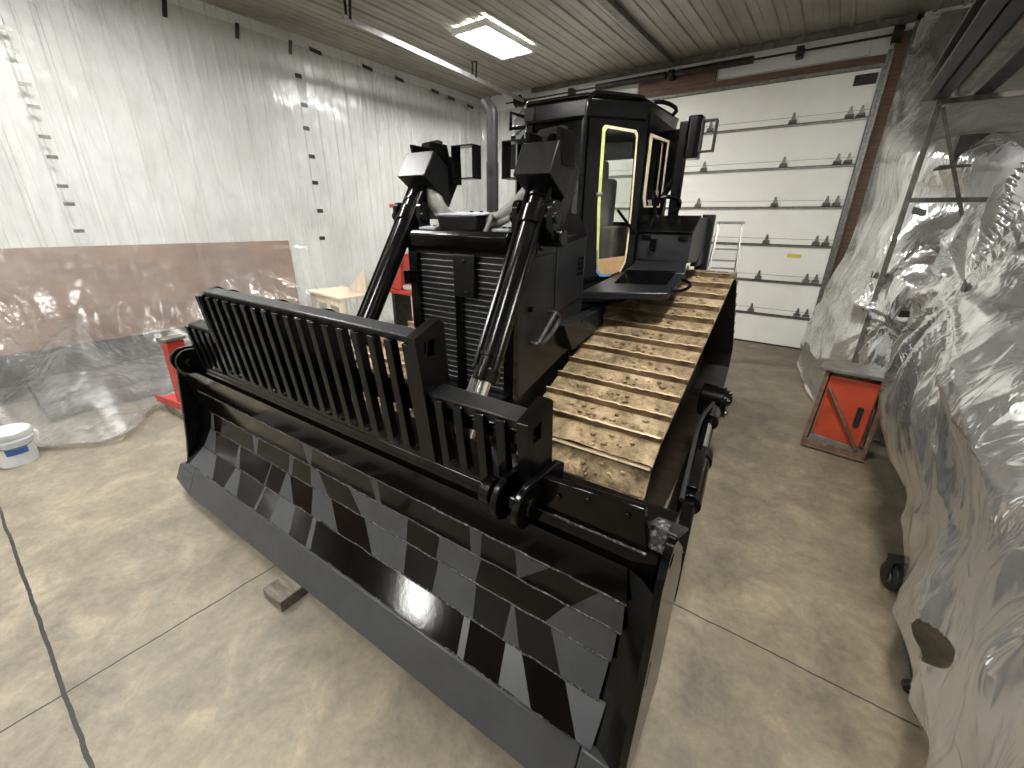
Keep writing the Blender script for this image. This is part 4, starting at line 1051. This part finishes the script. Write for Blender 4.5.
for p, au, av in (((.455, 5.95, 1.70), (0, 1, 0), (0, 0, 1)), ((.73, 5.20, 1.44), (1, .3, 0), (0, 0, 1)), ((.62, 5.6, 2.30), (1, -.6, -.3), (0, .2, 1)), ((.15, 7.3, .80), (0, 1, 0), (0, 0, 1)), ((.37, 9.25, 4.66), (.2, 0, 1), (1, 0, 0)), ((.67, 9.2, 4.66), (.35, 0, 1), (1, 0, 0))):
    tape(sh, Vector(p)+Vector((-.05, -.09, .02)), au, av, .055, .03)

NEAR = [[(0.8, 5.452, 1.737), (0.8, 4.973, 2.159), (0.84, 4.366, 2.349), (0.9, 4.104, 2.52), (1.0, 3.891, 2.709)], [(0.74, 5.414, 1.164), (0.72, 4.06, 1.594), (0.75, 3.416, 1.823), (0.85, 3.122, 1.922), (1.0, 3.086, 1.985)], [(0.72, 5.215, 0.644), (0.7, 3.777, 1.141), (0.72, 2.883, 1.477), (0.8, 2.533, 1.627), (0.95, 2.494, 1.674)], [(0.8, 4.688, 0.349), (0.76, 3.446, 0.863), (0.74, 2.541, 1.174), (0.78, 2.116, 1.369), (0.9, 2.078, 1.44)], [(0.92, 4.097, 0.253), (0.86, 3.253, 0.637), (0.8, 2.393, 0.968), (0.8, 1.957, 1.184), (0.85, 1.776, 1.311)], [(0.86, 3.317, 0.199), (0.83, 2.771, 0.522), (0.79, 2.154, 0.904), (0.77, 1.779, 1.141), (0.8, 1.573, 1.272)], [(0.83, 2.914, 0.1), (0.81, 2.402, 0.424), (0.77, 1.877, 0.84), (0.74, 1.549, 1.059), (0.76, 1.357, 1.193)], [(0.84, 2.515, 0.078), (0.81, 2.079, 0.388), (0.75, 1.601, 0.803), (0.71, 1.326, 1.035), (0.7, 1.151, 1.182)], [(0.84, 2.068, 0.165), (0.79, 1.719, 0.464), (0.73, 1.374, 0.811), (0.68, 1.133, 1.042), (0.66, 0.988, 1.185)], [(0.82, 1.633, 0.313), (0.77, 1.379, 0.556), (0.7, 1.11, 0.871), (0.64, 0.924, 1.084), (0.62, 0.822, 1.203)]]
def d_near(u, v, p):
    a = Vector((.75, 3.58, 1.84)); q = p-a; r = math.hypot(q.y, q.z)+1e-6; cx_, cz_ = q.y/r, q.z/r
    d = .11*crease(Vector((cx_*2.4, cz_*2.4, 3+r*.22)), 3)*min(1, r*1.4)*math.exp(-r/4)+.045*crease(Vector((cx_*5.5, cz_*5.5, 13+r*.35)), 2)*min(1, r*2)*math.exp(-r/1.4)
    d += .05*fold(Vector((p.y*1.0+p.z*.4, p.z*.6, 5)))+.04*crease(Vector((p.y*1.5+p.z*.9, p.z*.7-p.y*.5, 9)), 3)+.012*crease(Vector((p.y*4-p.z*1.5, p.z*2.2+p.y*1.2, 6)), 2)+.004*crease(Vector((p.y*9, p.z*7, 2)), 2)
    return d*min(1, .04+u*5)
HC = Vector((.785, 1.99, .614))
def hole(c): 
    q = c-HC; det = (-.525)*(-.036)-(-.28)*.416
    a = (q.y*(-.036)-(-.28)*q.z)/det; b = (-.525*q.z-.416*q.y)/det
    n_ = noise.noise(Vector((c.y*6, c.z*6, 1)))*.12
    return (a/.46)**2+(b/.40)**2 < 1+n_
sh, G = sheet('plastic_sheet', NEAR, 240, 240, d_near, 'sheet_near', hole=hole, facing=(0, 0, 2))
tag(sh, 'large crumpled clear plastic sheet hanging in the right foreground with a torn hole', 'plastic sheet')
for p in ((.70, 3.95, 1.60), (.735, 3.58, 1.86), (.70, 4.35, 1.35)): tape(sh, Vector(p)+Vector((-.06, -.03, .01)), (0, 1, .3), (0, -.3, 1), .05, .028)

# ------------------------------------------------------------------ storage rack under the plastic
rk = tag(empty('storage_rack', (.9, 5.6, 0)), 'grey steel storage rack with cross braces behind the plastic sheets on the right', 'rack')
Y0, Y1 = 0, -3.4
def rpost(x, y, z1): 
    m = MB(); m.box(x-.022, x+.022, y-.022, y+.022, 0, z1); m.box(x-.05, x+.05, y-.05, y+.05, 0, .012); m.build('upright', 'rack', rk, .004)
for x, y in ((-.43, 0), (.62, 0), (.25, Y1), (1.2, Y1)): rpost(x, y, 3.26)
for z in (3.20, 2.42, 1.70): m = MB(); m.box(-.43, .62, -.02, .02, z-.02, z+.02); m.build('cross_rail', 'rack', rk, .003)
m = MB(); m.bar((-.40, -.03, 3.15), (.05, -.03, 2.10), .03, .006, (0, 1, 0)); m.build('brace', 'rack', rk)
m = MB(); m.bar((-.42, .03, 1.72), (.60, .03, 2.78), .03, .006, (0, 1, 0)); m.build('brace', 'rack', rk)
for z in (.35, 1.08, 1.70):
    m = MB(); m.hexa([(-.05, -.6, z-.03), (.62, -.02, z-.03), (1.2, Y1, z-.03), (.30, Y1, z-.03), (-.05, -.6, z), (.62, -.02, z), (1.2, Y1, z), (.30, Y1, z)]); m.build('shelf_board', 'dark_stuff', rk, .004)
# long steel stock on top of the rack, running towards the viewpoint
def stock(name, label, build, cat='steel bar'):
    m = MB(); build(m); o = m.build(name, MT['dark_steel'] if name != 'steel_pipe' else MT['pipe'], None, .004); return tag(o, label, cat)
def ibeam(m):
    x0, x1, z0, z1 = .34, .52, 3.225, 3.40
    for a in ((x0, x1, z0, z0+.018), (x0, x1, z1-.018, z1), ((x0+x1)/2-.01, (x0+x1)/2+.01, z0, z1)): m.box(a[0], a[1], .3, 5.66, a[2], a[3])
stock('steel_beam', 'dark flanged steel beam, leftmost of the long stock on top of the rack', ibeam)
stock('steel_pipe', 'long dirty grey round pipe lying beside the dark beam on top of the rack', lambda m: m.cyl((.595, .3, 3.29), (.595, 5.7, 3.29), .062), 'pipe')
stock('steel_angle', 'dark steel angle right of the round pipe on top of the rack', lambda m: (m.box(.67, .78, .3, 5.6, 3.222, 3.232), m.box(.77, .78, .3, 5.6, 3.232, 3.33)))
def carton(name, loc, s, rz, label, mt='card', cat='box'):
    t = tag(empty(name, loc, rz), label, cat); a, b, h = s
    m = MB(); m.box(-a, a, -b, b, 0, h); m.build('body', mt, t, .006)
    m = MB(); m.box(-a-.004, a+.004, -.03, .03, h, h+.004); m.build('flap_seam', 'tape_cream', t)
    return t
carton('cardboard_box', (.90, 5.95, 1.72), (.24, .2, .34), .1, 'brown cardboard box behind plastic at shelf height, between the crossed rack braces')
carton('storage_crate', (1.0, 6.0, 2.62+.10), (.3, .2, .24), 0, 'dark crate high behind plastic under the top rail of the rack', 'dark_stuff', 'crate')
m = MB(); m.box(.62, 1.5, 5.7, 6.3, 2.69, 2.715); o = m.build('shelf_plank', 'wood', None, .004); tag(o, 'wooden plank shelf under the dark crate behind plastic', 'shelf')
m = MB(); m.box(.55, 1.5, 5.66, 6.3, 1.69, 1.715); o = m.build('shelf_plank', 'wood', None, .004); tag(o, 'wooden plank shelf carrying the cardboard box behind plastic', 'shelf')
carton('storage_crate', (1.05, 3.35, 1.702), (.18, .26, .34), .1, 'dark crate on the upper shelf under the foreground plastic', 'dark_stuff', 'crate')
carton('cardboard_box', (1.15, 3.2, 1.082), (.2, .3, .3), 0, 'cardboard box on the middle shelf under the foreground plastic')
carton('storage_crate', (1.25, 4.2, 1.082), (.25, .3, .36), .2, 'dark crate on the middle shelf deep under the foreground plastic', 'dark_stuff', 'crate')
m = MB(); m.lathe([(.20, 0), (.22, .05), (.22, .50), (.205, .56), (.16, .60), (.05, .62)], (1.05, 1.85, 0), 28); o = m.build('drum', 'brown_wood', None); tag(o, 'brown rounded drum seen through the torn hole in the foreground plastic', 'drum')

# ------------------------------------------------------------------ things standing about
# orange box on steel frame
t = tag(empty('steel_cabinet', (.46, 5.0, 0), -.10), 'worn orange-red steel box in a grimy angle frame on the floor beside the right-hand plastic', 'cabinet')
m = MB(); m.hexa([(-.19, .02, .14), (.21, .02, .10), (.21, .30, .10), (-.19, .30, .14), (-.19, .03, .80), (.21, .03, .80), (.21, .30, .80), (-.19, .30, .80)]); m.build('body', 'orange', t, .012)
m = MB(); m.py(rrect(.10, .15, .34, .54, .008), .005, .025); m.build('slot_plate', 'tape_black', t)
for x0, x1 in ((-.26, -.22), (.24, .27)):
    m = MB(); m.hexa([(x0, -.02, 0), (x0+.04, -.02, 0), (x0+.04, .32, 0), (x0, .32, 0), (x0+.03*(x0 < 0), -.01, .86), (x0+.04+.03*(x0 < 0), -.01, .86), (x0+.04+.03*(x0 < 0), .32, .86), (x0+.03*(x0 < 0), .32, .86)]); m.build('frame_post', 'rust', t, .004)
m = MB(); m.box(-.28, .30, -.05, .34, .855, .89); m.build('top_tray', 'grime', t, .005)
m = MB(); m.box(-.24, .28, -.03, -.005, .03, .09); m.box(-.24, .28, -.05, .30, .02, .03); m.build('base_rail', 'rust', t, .004)
m = MB(); m.bar((-.17, -.005, .70), (.20, -.005, .10), .02, .055, (0, 1, 0)); m.build('diagonal_bar', 'rust', t, .004)
m = MB(); m.hexa([(-.22, -.01, .06), (.25, -.01, .06), (.25, .02, .06), (-.22, .02, .06), (-.20, .0, .16), (.23, .0, .12), (.23, .02, .12), (-.20, .02, .16)]); m.build('lower_panel', 'grime', t, .004)
# bucket
t = tag(empty('paint_bucket', (-5.80, .02, 0), .5), 'white plastic pail with a blue label on the floor by the left plastic', 'bucket')
m = MB(); m.lathe([(.128, 0), (.132, .004), (.142, .22), (.150, .30), (.150, .31)], (0, 0, 0)); m.build('pail', 'white_plastic', t)
m = MB(); m.lathe([(.152, .285), (.160, .288), (.160, .325), (.150, .335), (.142, .328), (.02, .326)], (0, 0, 0)); m.lathe([(.151, .235), (.156, .237), (.156, .25), (.151, .252)], (0, 0, 0)); m.build('lid', 'white_plastic', t)
m = MB(); ang = [math.radians(a) for a in range(-55, 6, 6)]
for a, b in zip(ang, ang[1:]):
    r0, r1 = .1425, .1455
    f = lambda q, z, k: ((.132+.011*z/.22+k)*math.cos(q), (.132+.011*z/.22+k)*math.sin(q), z)
    m._f([m.bm.verts.new(p) for p in (f(a, .12, .004), f(b, .12, .004), f(b, .19, .004), f(a, .19, .004))])
m.build('label', 'blue_label', t, fix=False)
m = MB(); m.tube([(.155*math.cos(q), .155*math.sin(q), .27-.09*math.sin((q-(-1.9))/3.14*math.pi)*1.0) for q in [-1.9+.157*i for i in range(21)]], .004, 6); m.build('handle', 'zinc', t)
# red stand with timber under it
t = tag(empty('jack_stand', (-5.78, 1.40, .11), .15), 'red steel L-shaped stand on a timber block behind the left end of the blade', 'stand')
m = MB(); m.hexa([(.0, -.10, .0), (.16, -.10, .0), (.16, .10, .0), (.0, .10, .0), (.02, -.09, .80), (.13, -.09, .80), (.13, .09, .80), (.02, .09, .80)]); m.build('upright', 'red', t, .008)
m = MB(); m.box(-.42, .20, -.13, .13, 0, .035); m.px([(-.13, .035), (-.11, .035), (-.11, .09), (-.13, .09)], -.42, .20); m.build('base', 'red', t, .006)
m = MB(); m.box(.0, .15, -.11, .11, .80, .84); m.build('top_plate', 'grime', t, .006)
m = MB(); m.box(-6.16, -5.62, 1.27, 1.46, 0, .108); o = m.build('timber_block', 'wood', None, .008); tag(o, 'timber block lying under the red stand', 'timber')
# block under the cutting edge
m = MB(); m.hexa([(-.10, -.14, 0), (.09, -.14, 0), (.09, .40, 0), (-.10, .40, 0), (-.10, -.14, .077), (.09, -.14, .077), (.09, .40, .077), (-.10, .40, .077)])
o = m.build('timber_block', 'wood', None, .006); o.location = (-2.26, .81, 0); o.rotation_euler.z = .06; tag(o, 'short timber block wedged under the middle of the blade edge', 'timber')
# aluminium stepladder behind the track
t = tag(empty('stepladder', (-1.42, 8.0, 0), .25), 'aluminium stepladder standing behind the muddy track by the garage door', 'ladder')
for sx in (-1, 1):
    m = MB(); m.bar((sx*.27, -.45, 0), (sx*.17, .0, 2.2), .025, .07, (0, 1, 0)); m.build('front_rail', 'alu', t, .004)
    m = MB(); m.bar((sx*.30, .65, 0), (sx*.18, .08, 2.1), .02, .05, (0, 1, 0)); m.build('rear_rail', 'alu', t, .004)
for i in range(1, 7):
    f = i*.30/2.2; w = .27-.10*f; y = -.45+.45*f; m = MB(); m.box(-w, w, y-.01, y+.075, i*.30-.012, i*.30+.012); m.build('tread', 'alu', t, .003)
for i in (1, 3, 5):
    f = i*.32/2.1; w = .30-.12*f; y = .65-.57*f; m = MB(); m.bar((-w, y, i*.32), (w, y, i*.32), .018, .03); m.build('rear_brace', 'alu', t)
m = MB(); m.box(-.20, .20, -.05, .13, 2.19, 2.23); m.build('top_cap', 'alu', t, .006)
# pale timber workbench by the left wall
t = tag(empty('work_table', (-7.0, 4.35, 0), -.1), 'pale wooden table with white legs against the left wall, seen over the slotted rack', 'table')
m = MB(); m.box(-.62, .62, -.35, .35, .92, .96); m.build('table_top', 'pale_wood', t, .006)
for x, y in ((-.52, -.28), (.10, -.28), (.55, -.28), (-.52, .28), (.55, .28)): m = MB(); m.box(x-.07, x+.07, y-.03, y+.03, 0, .92); m.build('leg', 'pale_wood', t, .006)
m = MB(); m.box(-.55, .55, -.30, -.27, .78, .92); m.build('apron', 'pale_wood', t, .005)
t = tag(empty('wooden_ramp', (-6.75, 4.55, .965), -.1), 'pale sloping wooden panel standing on the table by the left wall', 'panel')
m = MB(); m.py([(-.35, 0), (.30, 0), (.30, .42)], -.02, .02); m.build('board', 'pale_wood', t, .004)
m = MB(); m.box(.02, .05, .02, .2, 0, .22); m.build('strut', 'pale_wood', t)
# red machine between table and corner
t = tag(empty('red_machine', (-6.0, 5.2, 0), .05), 'red steel machine frame with a crossbar, behind the left lift cylinder', 'machine')
m = MB(); m.box(-.04, .04, -.04, .04, .0, 2.38); m.build('mast', 'red', t, .006)
m = MB(); m.box(-.42, .30, -.045, .045, 2.38, 2.44); m.build('crossbar', 'red', t, .006)
m = MB(); m.box(-.45, .65, -.25, .25, .93, 1.00); m.build('bed', 'red', t, .012)
m = MB(); m.hexa([(-.40, -.2, 1.0), (-.12, -.2, 1.0), (-.12, .2, 1.0), (-.40, .2, 1.0), (-.30, -.15, 1.62), (-.14, -.15, 1.62), (-.14, .15, 1.62), (-.30, .15, 1.62)]); m.build('head', 'red', t, .012)
for x in (-.35, .55): m = MB(); m.box(x-.04, x+.04, -.2, .2, 0, .93); m.build('leg', 'dark_steel', t, .008)
m = MB(); m.box(-.1, .6, -.2, .2, 1.001, 1.10); o = m.build('plastic_bundle', 'sheet_far', t, .04, 3)
# timber stack under and beside it
for i, (dx, dy, mt, lb) in enumerate(((0, 0, 'wood', 'lowest plank of the lumber pile on the floor behind the left cylinder'), (.06, .02, 'pale_wood', 'middle plank of the lumber pile on the floor behind the left cylinder'), (-.03, -.02, 'card', 'tan topmost board of the lumber pile on the floor behind the left cylinder'))):
    m = MB(); m.box(-.7+dx, .7+dx, -.14+dy, .14+dy, i*.11, i*.11+.105); o = m.build('lumber_plank', mt, None, .006); o.location = (-5.3, 4.6, 0); o.rotation_euler.z = .2; tag(o, lb, 'plank', 'lumber pile')
# caster and tool on the floor by the foreground plastic
t = tag(empty('caster_wheel', (.80, 3.13, 0), .4), 'black caster wheel poking out under the foreground plastic', 'wheel')
m = MB(); m.tube([(-.03, 0, .09), (.03, 0, .09)], .088, 26); m.tube([(-.034, 0, .09), (.034, 0, .09)], .07, 26); m.build('tyre', 'rubber', t, .01)
m = MB(); m.tube([(-.04, 0, .09), (.04, 0, .09)], .04, 18); m.build('hub', 'grime', t, .004)
m = MB(); m.box(-.055, -.045, -.03, .03, .07, .22); m.box(.045, .055, -.03, .03, .07, .22); m.box(-.055, .055, -.04, .04, .22, .235); m.build('fork', 'dark_steel', t, .003)
t = tag(empty('air_tool', (.835, 2.33, 0), 0), 'slim metal rod tool with a dark collar on the floor beside the foreground plastic', 'tool')
m = MB(); m.tube([(.0, .40, .025), (-.02, .05, .03), (-.005, -.05, .03)], .012, 10); m.build('rod', 'bare', t)
m = MB(); m.tube([(-.018, .02, .035), (-.012, -.015, .035)], .034, 16); m.build('collar', 'rubber', t, .003)
m = MB(); m.tube([(-.01, -.05, .032), (.02, -.20, .03)], .020, 12); m.tube([(.004, -.12, .031), (.008, -.14, .031)], .025, 12); m.build('nozzle', 'alu', t)

# filler pipes added under the left sheet to darken its skirt
for i, (x, z, r, lb) in enumerate(((-7.45, .17, .16, 'added dark filler pipe nearest the left wall under the plastic skirt'), (-7.08, .15, .14, 'added dark filler pipe second from the left wall under the plastic skirt'), (-6.76, .10, .095, 'added thin dark filler pipe farthest from the left wall under the plastic skirt'))):
    m = MB(); m.cyl((x, .35, z), (x, 3.6, z), r); o = m.build('steel_pipe', 'dark_stuff', None); tag(o, lb, 'pipe', 'filler pipes darkening the left plastic')
